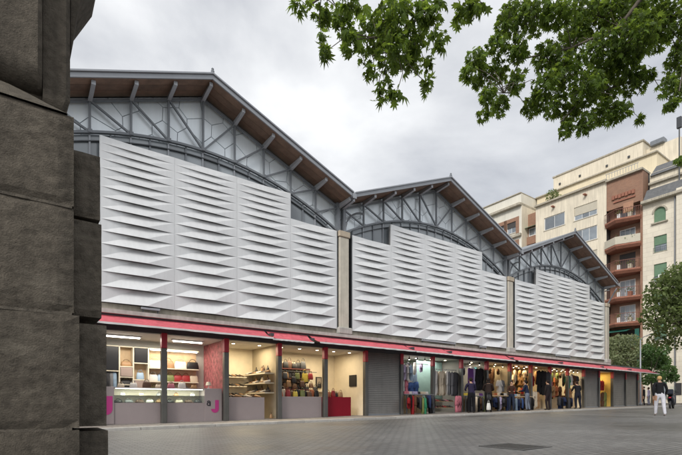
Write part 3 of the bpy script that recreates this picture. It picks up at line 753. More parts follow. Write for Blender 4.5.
def garment(kind, s, u, ztop, c, where, rz=0.0, scale=1.0):
    key = (kind, c)
    if key not in gar_cache:
        if kind == 'shirt': ol = [(-0.07,0),(-0.20,-0.05),(-0.30,-0.34),(-0.22,-0.37),(-0.19,-0.22),(-0.21,-0.66),(0.21,-0.66),(0.19,-0.22),(0.22,-0.37),(0.30,-0.34),(0.20,-0.05),(0.07,0),(0.0,-0.05)]
        elif kind == 'coat': ol = [(-0.08,0),(-0.21,-0.05),(-0.28,-0.58),(-0.20,-0.60),(-0.19,-0.30),(-0.23,-0.98),(0.23,-0.98),(0.19,-0.30),(0.20,-0.60),(0.28,-0.58),(0.21,-0.05),(0.08,0),(0.0,-0.07)]
        elif kind == 'dress': ol = [(-0.06,0),(-0.10,0),(-0.17,-0.22),(-0.14,-0.42),(-0.28,-1.02),(0.28,-1.02),(0.14,-0.42),(0.17,-0.22),(0.10,0),(0.06,0),(0.0,-0.10)]
        elif kind == 'trousers': ol = [(-0.17,0),(-0.20,-0.30),(-0.18,-0.72),(-0.04,-0.72),(0.0,-0.30),(0.04,-0.72),(0.18,-0.72),(0.20,-0.30),(0.17,0)]
        else: ol = [(-0.11,0),(-0.13,-0.5),(-0.11,-1.1),(-0.02,-1.12),(0.0,-0.9),(0.03,-1.2),(0.12,-1.18),(0.13,-0.5),(0.10,0)]
        mb = MB(); n = len(ol); cx = sum(p[0] for p in ol)/n; rr = random.Random(len(gar_cache))
        # front and back bulge: rim polygon, inner ring pushed out, with pleats
        rings = []
        for (sc, y) in ((1.0, 0.0), (0.72, -0.055), (0.35, -0.075)):
            rings.append([(p[0]*sc, y+(rr.uniform(-0.012, 0.012) if y else 0), p[1]*(sc*0.5+0.5)-(1-sc)*0.16) for p in ol])
        for y in (1, -1):
            b = len(mb.v)
            for r in rings: mb.v += [(p[0], p[1]*y, p[2]) for p in r]
            for j in range(2):
                for i in range(n):
                    q = (b+j*n+i, b+j*n+(i+1)%n, b+(j+1)*n+(i+1)%n, b+(j+1)*n+i)
                    mb.f.append(q if y > 0 else q[::-1]); mb.mi.append(0)
            q = tuple(b+2*n+i for i in range(n)); mb.f.append(q if y > 0 else q[::-1]); mb.mi.append(0)
        me = mb.mesh(kind, colmat(c, 0.85), True)
        hg = MB(); hg.tube([(-0.17, 0, -0.06), (0, 0, 0.015), (0.17, 0, -0.06)], 0.008, 5); hg.tube([(0, 0, 0.01), (0, 0, 0.07), (0.02, 0, 0.085)], 0.005, 5)
        gar_cache[key] = (me, hg.mesh('hanger', STEEL_D))
    me, hg = gar_cache[key]
    o = put('hanging_'+kind, me, None, W(s, u, ztop), RZ+rz); o.scale = (scale, 1, scale)
    tag(o, '%s %s hanging %s' % (CN[c], kind, where), 'clothing', 'clothes '+where)
    put('hanger', hg, o); return o
def J_shape(mb, x, z, h, y0, y1, bold=0.30):       # capital J, x is the left end of the hook
    w = h*0.62; t = h*bold; r = w/2; cx, cz = x+r, z+r
    n = 10; pts = []
    for k in range(n+1):
        a = math.pi+math.pi*0.94*k/n*1.06; pts.append((cx+r*math.cos(a), cz+r*math.sin(a)))
    pts += [(x+w, z+h), (x+w-t, z+h)]
    ri = r-t
    for k in range(n+1):
        a = 2*math.pi-math.pi*k/n; pts.append((cx+ri*math.cos(a), cz+ri*math.sin(a)))
    b = len(mb.v); m = len(pts)
    # build as quad strip so that the hook stays clean
    outer = [(cx+r*math.cos(math.pi+math.pi*k/n), cz+r*math.sin(math.pi+math.pi*k/n)) for k in range(n+1)]+[(x+w, z+h)]
    inner = [(cx+ri*math.cos(math.pi+math.pi*k/n), cz+ri*math.sin(math.pi+math.pi*k/n)) for k in range(n+1)]+[(x+w-t, z+h)]
    for i in range(len(outer)-1):
        o0, o1, i1, i0 = outer[i], outer[i+1], inner[i+1], inner[i]
        mb.hexa([(o0[0],y0,o0[1]),(o1[0],y0,o1[1]),(o1[0],y1,o1[1]),(o0[0],y1,o0[1]),(i0[0],y0,i0[1]),(i1[0],y0,i1[1]),(i1[0],y1,i1[1]),(i0[0],y1,i0[1])])
def ring_shape(mb, cx, cz, r, t, y0, y1, a0=0, a1=2*math.pi, n=14):
    for k in range(n):
        b0 = a0+(a1-a0)*k/n; b1 = a0+(a1-a0)*(k+1)/n
        P = lambda a, q: (cx+q*math.cos(a), cz+q*math.sin(a))
        o0, o1, i1, i0 = P(b0, r), P(b1, r), P(b1, r-t), P(b0, r-t)
        mb.hexa([(o0[0],y0,o0[1]),(o1[0],y0,o1[1]),(o1[0],y1,o1[1]),(o0[0],y1,o0[1]),(i0[0],y0,i0[1]),(i1[0],y0,i1[1]),(i1[0],y1,i1[1]),(i0[0],y1,i0[1])])

# ---------------------------------------------------------------- bays 0-1: handbag shop with pink counter
a0, b1 = bay(0)[0], bay(1)[1]
interior(-1, 1, 2.2, WALLG, PINKW); lamp(0, 1, 62, (1, 0.93, 0.80), 2.2, True, 2)
zp = pz(1.7)
ctr = MB().box(a0-2.0, b1-0.10, 0.16, 0.75, zp, 0.78).build('counter', LAM, hall)
xl = on_u(114, 400, 0.16)[0]; xr = on_u(204.5, 400, 0.16)[0]
MB().cbox(a0-2.0, xl, 0.135, 0.77, zp+0.001, 1.27, 0.006).build('counter_end', LAM, ctr)
MB().cbox(xr, b1-0.095, 0.135, 0.77, zp+0.001, 1.27, 0.006).build('counter_end', LAM, ctr)
MB().box(xl+0.002, xr-0.002, 0.17, 0.74, 1.235, 1.26).build('vitrine_top', LAM, ctr)
MB().box(xl+0.002, xr-0.002, 0.19, 0.73, 1.00, 1.012).build('vitrine_shelf', VGLASS, ctr)
MB().box(xl+0.002, xr-0.002, 0.72, 0.74, 0.79, 1.234).build('vitrine_back', SHELFW, ctr)
for q in range(3):
    x0 = xl+0.004+(xr-xl-0.008)*q/3; x1 = xl+0.004+(xr-xl-0.008)*(q+1)/3-0.006
    MB().box(x0, x1, 0.165, 0.171, 0.785, 1.234).build('vitrine_pane', VGLASS, ctr)
MB().tube([(xl+0.05, 0.22, 1.222), (xr-0.05, 0.22, 1.222)], 0.010, 6).build('vitrine_tube', TUBE, ctr)
area_light('vitrine_light', ((xl+xr)/2, 0.30, 1.21), xr-xl-0.2, 0.06, 13, (1, 0.97, 0.82), hall)
# lettering
jl = MB(); x0, z0 = on_u(103.5, 415, 0.134); x1, z1 = on_u(112.5, 396, 0.134)
J_shape(jl, x1-(z1-z0)*0.62, z0, z1-z0, 0.126, 0.134); jl.build('letter_j', MAG, ctr)
jl = MB(); x0, z0 = on_u(210.5, 412.8, 0.134); x1, z1 = on_u(219.3, 400, 0.134)
J_shape(jl, x1-(z1-z0)*0.66, z0, z1-z0, 0.126, 0.134); jl.build('letter_j', MAG, ctr)
al = MB(); ax, az = on_u(208.6, 403.4, 0.134); r = 0.085
ring_shape(al, ax, az-0.02, r*0.78, 0.034, 0.126, 0.134); al.box(ax+r*0.42, ax+r*0.82, 0.126, 0.1342, az-0.02-r*0.78, az+r*0.62)
ring_shape(al, ax+0.005, az+0.035, r*0.78, 0.034, 0.1262, 0.1338, 0.15, math.pi*0.92, 8); al.build('letter_a', INK, ctr)
# cubby wall and shelves at the back (u = 1.9)
U = 1.86
def pb(x0, y0, x1, y1, u=U):
    a, zt = on_u(x0, y0, u); b, zb = on_u(x1, y1, u); zt2 = on_u(x1, y0, u)[1]
    return a, b, zb, (zt+zt2)/2
cubx = [101, 119.5, 133.5, 148.5]
xs = [on_u(x, 0, U)[0] for x in cubx]
ztop = on_u(125, 346.5, U)[1]; zbot = 1.05
fr = MB()
for x in xs: fr.box(x-0.02, x+0.02, U, 2.19, zbot, ztop)
zrows = {0: [zbot, 1.86, ztop], 1: [zbot, 1.40, 1.66, 2.02, ztop], 2: [zbot, 1.58, 2.16, ztop]}
for c in range(3):
    for z in zrows[c]: fr.box(xs[c]+0.0205, xs[c+1]-0.0205, U+0.001, 2.19, z-0.016, z+0.016)
cub = fr.build('cubby_shelves', SHELFW, hall)
for c, r, m in ((0,1,BLACKM), (1,0,BLACKM), (1,2,TAUPE), (2,2,BLACKM), (2,0,TAUPE)):
    z0, z1 = zrows[c][r]+0.03, zrows[c][r+1]-0.03
    MB().cbox(xs[c]+0.035, xs[c+1]-0.035, U-0.015, U+0.02, z0, z1, 0.004).build('cubby_door', m, cub)
for (c, r) in ((0,0), (1,1), (1,3), (2,1)):
    MB().box(xs[c]+0.021, xs[c+1]-0.021, 2.16, 2.185, zrows[c][r]+0.017, zrows[c][r+1]-0.017).build('cubby_back', WOODL, cub)
WH1 = 'on the lit back shelf of the pink counter shop'
for q in range(4): garment('scarf', xs[0]+0.10+q*0.11, 1.98, 1.82, (LBL, DGR, GRY, LBL)[q], 'in the open cubby of the pink counter shop', 0.2, 0.6)
handbag((xs[1]+xs[2])/2, 2.0, zrows[1][1]+0.017, 0.34, 0.17, DGR, 'in a cubby of the pink counter shop')
handbag((xs[1]+xs[2])/2+0.02, 2.0, zrows[1][3]+0.017, 0.36, 0.17, TAN, 'in a cubby of the pink counter shop')
handbag((xs[2]+xs[3])/2, 2.0, zrows[2][1]+0.017, 0.26, 0.24, LBL, 'in a cubby of the pink counter shop')
xa, xb = xs[3]+0.03, b1-0.33
zsh = [1.10, 1.55, 2.03]
for z in zsh: shelf(xa, xb, U, 2.195, z, SHELFW, 0.035)
shelf(xa, xb, U, 2.195, ztop+0.01, SHELFW, 0.04)
MB().box(xa, xb, 2.175, 2.195, 1.1, ztop-0.04).build('shelf_back', WOODL, hall)
MB().tube([(xa+0.05, U+0.05, ztop-0.05), (xb-0.05, U+0.05, ztop-0.05)], 0.012, 6).build('shelf_tube', TUBE, hall)
area_light('shelf_light', ((xa+xb)/2, U-0.12, ztop-0.02), xb-xa, 0.1, 4.5, (1, 0.88, 0.62), hall, (R(25), 0, 0))
for q, c in enumerate((WHT, TAN, WHT, BLK)): handbag(xa+0.22+q*(xb-xa-0.4)/3, 2.02, zsh[2], 0.46, 0.27, c, 'on the top shelf of the pink counter shop')
for q, c in enumerate((WHT, LBL, OLV, REDc, REDc, CRM)): handbag(xa+0.16+q*(xb-xa-0.3)/5, 2.02, zsh[1], 0.33, 0.24, c, 'on the middle shelf of the pink counter shop')
for q, c in enumerate((OLV, WHT, CRM, WHT, LBL, CRM)): handbag(xa+0.2+q*(xb-xa-0.4)/5, 2.02, zsh[0], 0.32, 0.24, c, 'on the low shelf of the pink counter shop')
for q in range(9):
    c = (BLK, GRY, BRN, WHT, TAN, BLK, CRM, BRN, DGR)[q]
    handbag(xl+0.16+q*(xr-xl-0.3)/8, 0.44, 0.782, 0.24, 0.09, c, 'lying in the glass counter of the pink shop', 0.3*(q % 3-1), d=0.2)
for q in range(5): handbag(xl+0.3+q*(xr-xl-0.6)/4, 0.5, 1.013, 0.16, 0.08, (WHT, CRM, GRY, TAN, WHT)[q], 'on the glass shelf of the pink shop counter', d=0.1)
for q in range(7): handbag(xl+0.25+q*(xr-xl-0.5)/6, 0.5+0.08*(q % 2), 1.261, 0.2+0.03*(q % 3), 0.12+0.04*(q % 3), (CRM, WHT, BRN, CRM, PNK, WHT, TAN)[q], 'standing on top of the glass counter in the pink shop')
# little lamp standing on the counter end
lp = thing('table_lamp', 'small white table lamp standing on the end of the pink shop counter', 'lamp', W(b1-0.42, 0.55, 1.271), RZ)
MB().lathe([(0.07, 0), (0.07, 0.015), (0.015, 0.03), (0.012, 0.16)], (0,0), 10).build('stem', VAL, lp)
MB().lathe([(0.11, 0.12), (0.07, 0.24)], (0,0), 12).build('lamp_shade', SHELFW, lp)

# ---------------------------------------------------------------- bay 2: shoe shop
a, b = bay(2); interior(2, 2, 2.3, WALLW, WALLW); lamp(2, 2, 52, (1, 0.85, 0.58), 2.3, False, 2)
xe = on_u(264.5, 0, 0.16)[0]; zb = pz(a)
MB().cbox(a+0.09, xe, 0.16, 0.62, zb, 0.98, 0.006).build('counter', LAM, hall)
MB().box(a+0.12, a+0.9, 2.2, 2.29, 1.0, 2.6).build('wall_panel', M('brown wall panel', (0.22, 0.15, 0.09), 0.6, 0, 0.1), hall)
for i, z in enumerate((1.18, 1.55, 1.92)):
    MB().box(b-0.42, b-0.032, 0.35, 2.28, z-0.045, z).build('shelf', SHELFW, hall)
    MB().box(a+0.1, b-0.425, 1.95, 2.285, z-0.14, z-0.10).build('shelf', SHELFW, hall)
    for q in range(11): shoe(b-0.30+0.05*(q % 2), 0.42+q*0.165, z, (BLK, BRN, WHT, BLK, TAN, DGR)[(q+i*2) % 6], 'on the side shelves of the cream shoe shop', 2.4+0.3*(q % 2))
    for q in range(9): shoe(a+0.2+q*0.155, 2.06, z-0.10, (BRN, BLK, DGR, TAN, BLK)[(q+i) % 5], 'on the back shelves of the cream shoe shop', -1.2)
    for q in range(3): handbag(b-0.2, 0.55+q*0.5, z, 0.24, 0.2, (BLK, BRN, DGR, TAN)[(q+i) % 4], 'standing behind the shoes on the side shelf', 1.3)
for q in range(7): shoe(a+0.22+q*0.19, 0.36+0.08*(q % 2), 0.981, (BLK, BRN, TAN, BLK, CRM, BRN, TAN)[q], 'on the grey counter of the cream shoe shop', -1.0+0.5*(q % 3))
for q, (x, z) in enumerate(((a+0.30, 1.18), (a+0.55, 1.78), (b-0.22, 1.92), (b-0.22, 1.55))): handbag(x, 2.02 if q < 2 else 0.7+0.3*q*0.3, z-(0.10 if q < 2 else 0), 0.26, 0.22, (BRN, BLK, BRN, CRM)[q], 'among the shoes of the cream shoe shop', 0 if q < 2 else 1.4)
handbag(b-0.2, 0.28, pz(b)+0.016, 0.2, 0.16, TAN, 'standing on the floor of the cream shoe shop', 1.0)

# ---------------------------------------------------------------- bays 3-4: bag shop
a, b = bay(3)[0], bay(4)[1]; m = bay(3)[1]
interior(3, 4, 2.3, WALLW, WALLW); lamp(3, 4, 62, (1, 0.84, 0.58), 2.3, False, 5)
MB().cbox(a+0.09, m-0.085, 0.15, 0.6, pz(a), 1.02, 0.006).build('counter', LAM, hall)
xe = on_u(351, 0, 0.15)[0]
MB().cbox(m+0.085, xe, 0.15, 0.62, pz(m), 1.02, 0.006).build('counter', LAMR, hall)
for z in (1.35, 1.80, 2.2):
    MB().box(a+0.05, m+0.1, 1.3, 1.75, z-0.035, z).build('shelf', M('dark red shelf', (0.16, 0.05, 0.04), 0.5), hall)
MB().box(a+0.05, m+0.1, 1.76, 1.80, 1.0, 2.5).build('shelf_back', WALLW, hall)
WB = 'on the dark shelves of the bag shop'
cols = [BLK, BRN, BLK, BLK, DGR, BRN, BLK]
for r, z in enumerate((1.35, 1.80, 2.2)):
    for q in range(9): handbag(a+0.2+q*0.21, 1.42+0.05*(q % 2), z, 0.25+0.03*((q+r) % 2), 0.22+0.05*(q % 3), cols[(q*2+r) % 7] if not (r == 1 and q in (3, 4)) else TAN, 'on the %s dark shelf of the bag shop' % ('low', 'middle', 'top')[r])
for q, c in enumerate((ORG, CRM, REDc, BRN, YEL, BLK, OLV, BLK, BRN, ORG, BLK)): handbag(a+0.22+q*0.163, 0.34+0.1*(q % 2), 1.021, 0.2+0.04*(q % 2), 0.20+0.06*((q*3) % 4)/2, c, 'on the grey counter of the bag shop')
handbag(m-0.35, 1.0, 1.62, 0.30, 0.38, YEL, 'hanging at the end of the bag shop shelves')
for q, c in enumerate((YEL, ORG, REDc, BLK, TAN)): handbag(m+0.24+q*0.19, 0.36+0.08*(q % 2), 1.021, 0.18, 0.16+0.05*(q % 3), c, 'on the wine red counter of the bag shop')
for (x0, x1, z0, z1) in ((0.40, 0.66, 1.75, 2.3), (1.0, 1.3, 1.45, 1.95)):
    p = MB().box(m+x0, m+x1, 2.255, 2.295, z0, z1).build('picture_frame', BLACKM, hall)
    MB().box(m+x0+0.04, m+x1-0.04, 2.248, 2.254, z0+0.04, z1-0.04).build('print', colmat((0.30,0.25,0.2)), p)
MB().box(b-0.075, b-0.035, 0.6, 1.1, 1.5, 2.0).build('wall_screen', BLACKM, hall)
for q in range(4): handbag(m+0.35+q*0.22, 2.0, 1.3+0.14*(q % 2), 0.2, 0.2, (BLK, BRN, DGR, BLK)[q], 'hanging on the cream wall of the bag shop')
for q in range(9): handbag(a+0.35+q*0.2, 0.95+0.05*(q % 2), 1.42+0.16*(q % 3), 0.22, 0.26, (BLK, BRN, DGR, TAN, BLK, OLV, BRN, BLK, REDc)[q], 'hanging in front of the bag shop shelves')
MB().tube([(a+0.2, 0.97, 2.05), (m+0.2, 0.97, 2.05)], 0.014, 6).build('display_rail', STEEL_D, hall)
for q in range(9): MB().tube([(a+0.35+q*0.2, 0.97, 2.05), (a+0.35+q*0.2, 0.95+0.05*(q % 2), 1.42+0.16*(q % 3)+0.34)], 0.005, 4).build('hook', STEEL_D, hall)
MB().box(m+0.2, b-0.08, 1.9, 2.28, 1.27, 1.30).build('shelf', SHELFW, hall)

# ---------------------------------------------------------------- closed shutters
def shutter(k, mat=SHUT):
    a, b = bay(k); z0 = pz(a); n = 34; mb = MB(); h = (2.97-z0)/n
    for i in range(n):
        z = z0+i*h
        mb.hexa([(a+0.08,0.02,z),(b-0.08,0.02,z),(b-0.08,0.06,z),(a+0.08,0.06,z),(a+0.08,0.034,z+h*0.93),(b-0.08,0.034,z+h*0.93),(b-0.08,0.06,z+h*0.93),(a+0.08,0.06,z+h*0.93)])
    o = mb.build('roller_shutter', mat, hall)
    for x in (a+0.10, b-0.10): MB().box(x-0.018, x+0.018, -0.01, 0.019, z0, 2.965).build('guide_rail', STEEL_D, o)
    MB().box(a+0.125, b-0.125, -0.005, 0.018, z0+0.005, z0+0.075).build('bottom_rail', STEEL, o)
for k in (5, 14, 16, 17): shutter(k)

# ---------------------------------------------------------------- clothes stalls
def table(k, x0, x1, z, mat, where):
    t = thing('display_table', 'trestle table %s' % where, 'table', W((x0+x1)/2, 0.1, pz(x0)), RZ)
    w = (x1-x0)/2; h = z-pz(x0)
    MB().cbox(-w, w, -0.28, 0.28, h-0.04, h, 0.006).build('table_top', mat, t)
    for i in (-1, 1):
        for j in (-1, 1): MB().box(i*(w-0.06)-0.02, i*(w-0.06)+0.02, j*0.22-0.02, j*0.22+0.02, 0.0, h-0.041).build('leg', STEEL_D, t)
    return t
def folded(s, u, z, c, where):
    key = ('fold', c)
    if key not in gar_cache:
        mb = MB()
        for i in range(3): mb.cbox(-0.15+0.01*i, 0.15-0.008*i, -0.11, 0.11, i*0.042, i*0.042+0.04, 0.014)
        gar_cache[key] = mb.mesh('folded', colmat(c, 0.85))
    o = put('folded_clothes', gar_cache[key], None, W(s, u, z), RZ+random.uniform(-0.25, 0.25))
    return tag(o, 'pile of %s folded clothes %s' % (CN[c], where), 'clothes pile', 'folded clothes '+where)
def rail(x0, x1, u, z): return MB().tube([(x0, u, z), (x1, u, z)], 0.016, 6).build('clothes_rail', FASCIA, hall)
def row(kind, x0, x1, u, z, cols, where, scale=1.0, rz=0.0):
    n = len(cols)
    for i, c in enumerate(cols):
        if kind == 'trousers':
            rz = 0.95; garment(('trousers', 'shirt', 'coat', 'scarf')[(i*7+n) % 4], x0+(x1-x0)*(i+0.5)/n, u+random.uniform(-0.08, 0.06), z+random.uniform(-0.10, 0.02), c, where, rz+random.uniform(-0.5, 0.5), random.uniform(0.72, 0.95)); continue
        garment(kind, x0+(x1-x0)*(i+0.5)/n, u+random.uniform(-0.03, 0.03), z+random.uniform(-0.02, 0.02), c, where, rz+random.uniform(-0.25, 0.25), scale)
def mannequin(s, u, z, c, c2, where):
    t = thing('mannequin_torso', 'headless mannequin torso in a %s top %s' % (CN[c], where), 'mannequin', W(s, u, z), RZ+0.2)
    mb = MB(); prof = [(0.15,0.0),(0.165,0.12),(0.13,0.30),(0.165,0.48),(0.175,0.56),(0.10,0.64),(0.05,0.68),(0.045,0.76)]
    b = 0
    for r, zz_ in prof:
        for i in range(12):
            an = 2*math.pi*i/12; mb.v.append((r*math.cos(an)*1.1, r*math.sin(an)*0.68, zz_))
    for j in range(len(prof)-1):
        for i in range(12):
            q = j*12+i; q2 = j*12+(i+1)%12; mb.f.append((q,q2,q2+12,q+12)); mb.mi.append(0 if j < 5 else 1)
    mb.f.append(tuple(reversed(range(12)))); mb.f.append(tuple(84+i for i in range(12))); mb.mi += [0, 1]
    mb.build('torso', [colmat(c, 0.85), colmat(CRM)], t, True)
    MB().lathe([(0.14, -0.6), (0.13, -0.58), (0.015, -0.56), (0.015, 0.0)], (0,0), 10).build('stand', STEEL_D, t)
    return t
COOL = (1, 0.95, 0.86); WARM = (1, 0.78, 0.45)
# bay 6
a, b = bay(6); interior(6, 7, 2.2, M('pale green shop wall', (0.42, 0.45, 0.34), 0.7), WALLG); lamp(6, 7, 52, COOL, 2.0, False, 4)
w6 = 'in the stall beside the wide closed shutter'
rail(a+0.1, b-0.1, 0.25, 2.62); rail(a+0.1, b-0.1, 1.5, 2.5)
row('shirt', a+0.12, a+0.95, 0.25, 2.56, [WHT, LAV, WHT, LBL], w6, 1.15, 0.7); row('coat', a+0.15, a+0.8, 0.4, 1.95, [LAV, WHT, PNK], w6, 0.8, 0.4)
row('shirt', a+0.9, b-0.15, 1.5, 2.4, [OLV, YEL, OLV, LBL], w6); row('shirt', b-0.7, b-0.12, 0.9, 1.85, [BLU, BLU], w6)
row('dress', b-0.75, b-0.2, 0.9, 2.55, [WHT, LBL], w6, 0.8)
t = table(6, a+0.15, b-0.1, 1.18, colmat(GRY), 'heaped with clothes '+w6)
for q, c in enumerate((PNK, WHT, LAV, DGR, CRM, WHT)): folded(a+0.3+q*0.27, 0.05+0.1*(q % 2), 1.181, c, 'on the table beside the wide closed shutter')
row('trousers', a+0.12, b-0.1, -0.22, 1.13, [REDc, BLK, REDc, BRN, BLK, DGR, OLV, GRN, BLK, NAV, BLK, DGR, BLK], 'from the table beside the wide closed shutter', 1.2)
# bay 7
a, b = bay(7); w7 = 'from the rail of grey and cream coats'
rail(a+0.1, b-0.1, 0.2, 2.42)
row('coat', a+0.12, b-0.12, 0.2, 2.36, [GRY, WHT, CRM, CRM, WHT, GRY, GRY, DGR], w7, 1.25, 0.5)
MB().box(a+0.1, b-0.1, 1.2, 1.23, 1.0, 2.9).build('wall_panel', TEALW, hall)
for z in (0.55, 0.85):
    MB().box(a+0.12, b-0.5, 0.05, 0.4, z-0.02, z).build('shelf', WOODL, hall)
    for q in range(8): shoe(a+0.22+q*0.17, 0.13, z, (BLK, REDc, BRN, BLK, DGR, PNK, BLK, BRN)[(q+int(z*10)) % 8], 'on the low rack under the grey and cream coats', -1.5)
row('coat', b-0.55, b-0.15, -0.1, 1.15, [PNK, PNK], 'beside the low shoe rack under the coats', 0.85)
# bays 8-9
a, b = bay(8); interior(8, 8, 2.0, TEALW, WALLG); lamp(8, 8, 22, COOL, 2.0, False, 2)
w8 = 'in the teal walled stall'
rail(a+0.1, b-0.1, 0.3, 2.66)
row('shirt', a+0.15, a+0.85, 0.8, 2.5, [TEA, LBL, WHT], w8); row('scarf', a+0.85, a+1.35, 0.22, 2.6, [PUR, PUR, LAV], w8, 1.1); row('coat', a+1.45, b-0.12, 0.2, 2.62, [BLK, BLK], w8, 1.2)
t = table(8, a+0.12, b-0.12, 1.15, colmat(GRY), 'with piled clothes '+w8)
for q, c in enumerate((YEL, WHT, LBL, CRM, PUR)): folded(a+0.3+q*0.3, 0.05, 1.151, c, 'on the table of the teal walled stall')
row('trousers', a+0.15, b-0.15, -0.2, 1.1, [BLK, DGR, CRM, TAN, CRM, BLK, BRN, DGR, OLV, BLK, GRY], 'from the table of the teal walled stall', 1.2)
a, b = bay(9); interior(9, 9, 2.0, GOLDW, WALLW); lamp(9, 9, 34, WARM, 2.0, False, 2)
w9 = 'in the warm stall with two dark hanging coats'
row('coat', a+0.2, a+0.75, 0.9, 2.55, [BRN], w9, 1.1); row('coat', b-0.75, b-0.15, 0.9, 2.6, [BRN], w9, 1.1)
mannequin(b-0.5, 0.35, 1.25, WHT, CRM, w9); mannequin(a+1.0, 1.2, 1.3, ORG, CRM, w9)
row('shirt', b-0.75, b-0.2, 0.3, 2.05, [WHT, GRY], w9)
t = table(9, a+0.15, b-0.12, 1.18, WOODL, 'with piled clothes '+w9)
for q, c in enumerate((TAN, ORG, CRM, BLK, WHT)): folded(a+0.35+q*0.28, 0.0, 1.181, c, 'on the table of the stall with two dark coats')
row('trousers', a+0.3, b-0.1, -0.2, 1.12, [NAV, BLK, GRY, LAV, DGR, BLK, NAV, DGR, BLK], 'from the table of the stall with two dark coats', 1.2)
# bays 10-11
a, b = bay(10)[0], bay(11)[1]; m = bay(10)[1]; interior(10, 11, 2.2, GOLDW, WALLW); lamp(10, 11, 66, WARM, 2.0, False, 4)
w10 = 'in the golden double stall'
row('shirt', a+0.2, m-0.9, 1.0, 2.2, [TAN, CRM, BRN], w10); row('shirt', m+0.15, m+0.8, 0.3, 2.45, [TAN, REDc], w10); row('coat', m+0.9, b-0.25, 0.0, 2.72, [BLK, BLK, DGR], w10, 1.5)
row('dress', a+0.9, m-0.2, 1.6, 2.5, [CRM, WHT, TAN], w10); row('shirt', a+0.1, a+0.6, 0.35, 2.0, [BRN, TAN], w10)
t = table(10, a+0.15, m-0.12, 1.15, WOODL, 'with piled clothes '+w10)
for q, c in enumerate((LBL, CRM, BRN, NAV)): folded(a+0.35+q*0.35, 0.0, 1.151, c, 'on the table of the golden double stall')
row('trousers', a+0.15, m-0.1, -0.2, 1.1, [LBL, NAV, DGR, BLU, BLK, BRN, BLK, NAV, DGR, BLK, DGR], 'from the table of the golden double stall', 1.2)
row('coat', m+0.2, m+0.8, 0.0, 1.45, [CRM, TAN], w10)
# bays 12-13
a, b = bay(12)[0], bay(13)[1]; m = bay(12)[1]; interior(12, 13, 2.2, M('bright cream shop wall', (0.66, 0.52, 0.30), 0.7), WALLW); lamp(12, 13, 66, (1, 0.84, 0.52), 2.0, False, 4)
w12 = 'in the bright stall next to the narrow shutter'
row('coat', a+0.7, m-0.25, 0.9, 2.6, [CRM, PNK], w12, 1.1); row('shirt', a+0.15, a+0.7, 0.7, 2.2, [OLV, CRM], w12); row('shirt', m+0.2, m+0.65, 0.25, 2.55, [GRN], w12, 1.3); row('shirt', m+0.7, b-0.2, 0.3, 2.6, [WHT, BRN, DGR], w12)
row('shirt', m+0.2, m+0.8, 0.25, 1.75, [ORG, TAN], w12); row('shirt', a+0.7, m-0.2, 0.3, 1.85, [TAN, ORG, BRN], w12)
row('trousers', a+0.5, m+0.3, -0.15, 1.15, [DGR, NAV, BLK, NAV, BLK, DGR, BLK, NAV], w12, 1.15)
# bay 15
a, b = bay(15); interior(15, 15, 1.6, M('orange shop wall', (0.60, 0.33, 0.06), 0.7), M('yellow shop wall', (0.60, 0.42, 0.10), 0.7)); lamp(15, 15, 22, WARM, 1.6, False, 1)
w15 = 'in the narrow lit doorway between two shutters'
row('shirt', a+0.2, b-0.2, 0.5, 2.4, [YEL, ORG, REDc, REDc], w15, 1.1); row('coat', b-0.9, b-0.35, 0.3, 1.55, [BRN, OLV], w15, 1.1); row('coat', a+0.2, a+0.7, 0.3, 1.5, [GRY, LAV], w15)
for k, n in ((6, 4), (8, 3), (9, 3), (10, 4), (12, 4), (13, 4)):      # small spot lamps under the lintel
    a, b = bay(k)
    for i in range(n):
        x = a+0.25+(b-a-0.5)*i/(n-1)
        o = MB().lathe([(0.035, 2.80), (0.045, 2.86), (0.02, 2.9), (0.012, 2.96)], (x, 0.3), 8).build('track_spot', BLACKM, hall)
        MB().lathe([(0.028, 2.792), (0.03, 2.799)], (x, 0.3), 8).build('bulb', SPOTW, o)
# stock on the back walls of the clothes stalls
rs_ = random.Random(11)
for k, wh, pal in ((6, 'pale green stall', (WHT, LAV, OLV, DGR, LBL, PNK)), (8, 'teal walled stall', (DGR, TEA, PUR, WHT, BLK)), (9, 'stall with two dark coats', (BRN, CRM, ORG, DGR)), (10, 'golden double stall', (BRN, TAN, REDc, DGR, CRM)), (11, 'golden double stall', (TAN, BLK, REDc, CRM)), (12, 'bright cream stall', (OLV, PNK, BRN, CRM, BLK)), (13, 'bright cream stall', (BLK, ORG, BRN, DGR))):
    a, b = bay(k)
    for z in (2.55, 1.75):
        row('shirt', a+0.1, b-0.1, 1.75, z, [rs_.choice(pal) for _ in range(6)], 'on the back wall of the '+wh, 1.0, 0.3)
    for q in range(5):                                   # small stock hung under the lintel
        garment('scarf' if q % 2 else 'shirt', a+0.25+q*(b-a-0.5)/4, 0.55+0.2*rs_.random(), 2.72, rs_.choice(pal), 'under the front lintel of the '+wh, 0.9+rs_.uniform(-0.5, 0.5), rs_.uniform(0.5, 0.75))
    for q in range(8): folded(a+0.2+q*(b-a-0.4)/7, 0.75+0.15*(q % 2), 1.02+0.13*(q % 2), rs_.choice(pal), 'on the inner bench of the '+wh)
    MB().box(a+0.1, b-0.1, 0.55, 1.1, pz(a), 1.018).build('bench', WOODL, hall)
    for q in range(4): MB().box(a+0.1+q*(b-a-0.2)/4, a+0.1+(q+0.9)*(b-a-0.2)/4, 0.56, 1.09, 1.0185, 1.14).build('bench_tray', WOODL, hall) if q % 2 else None
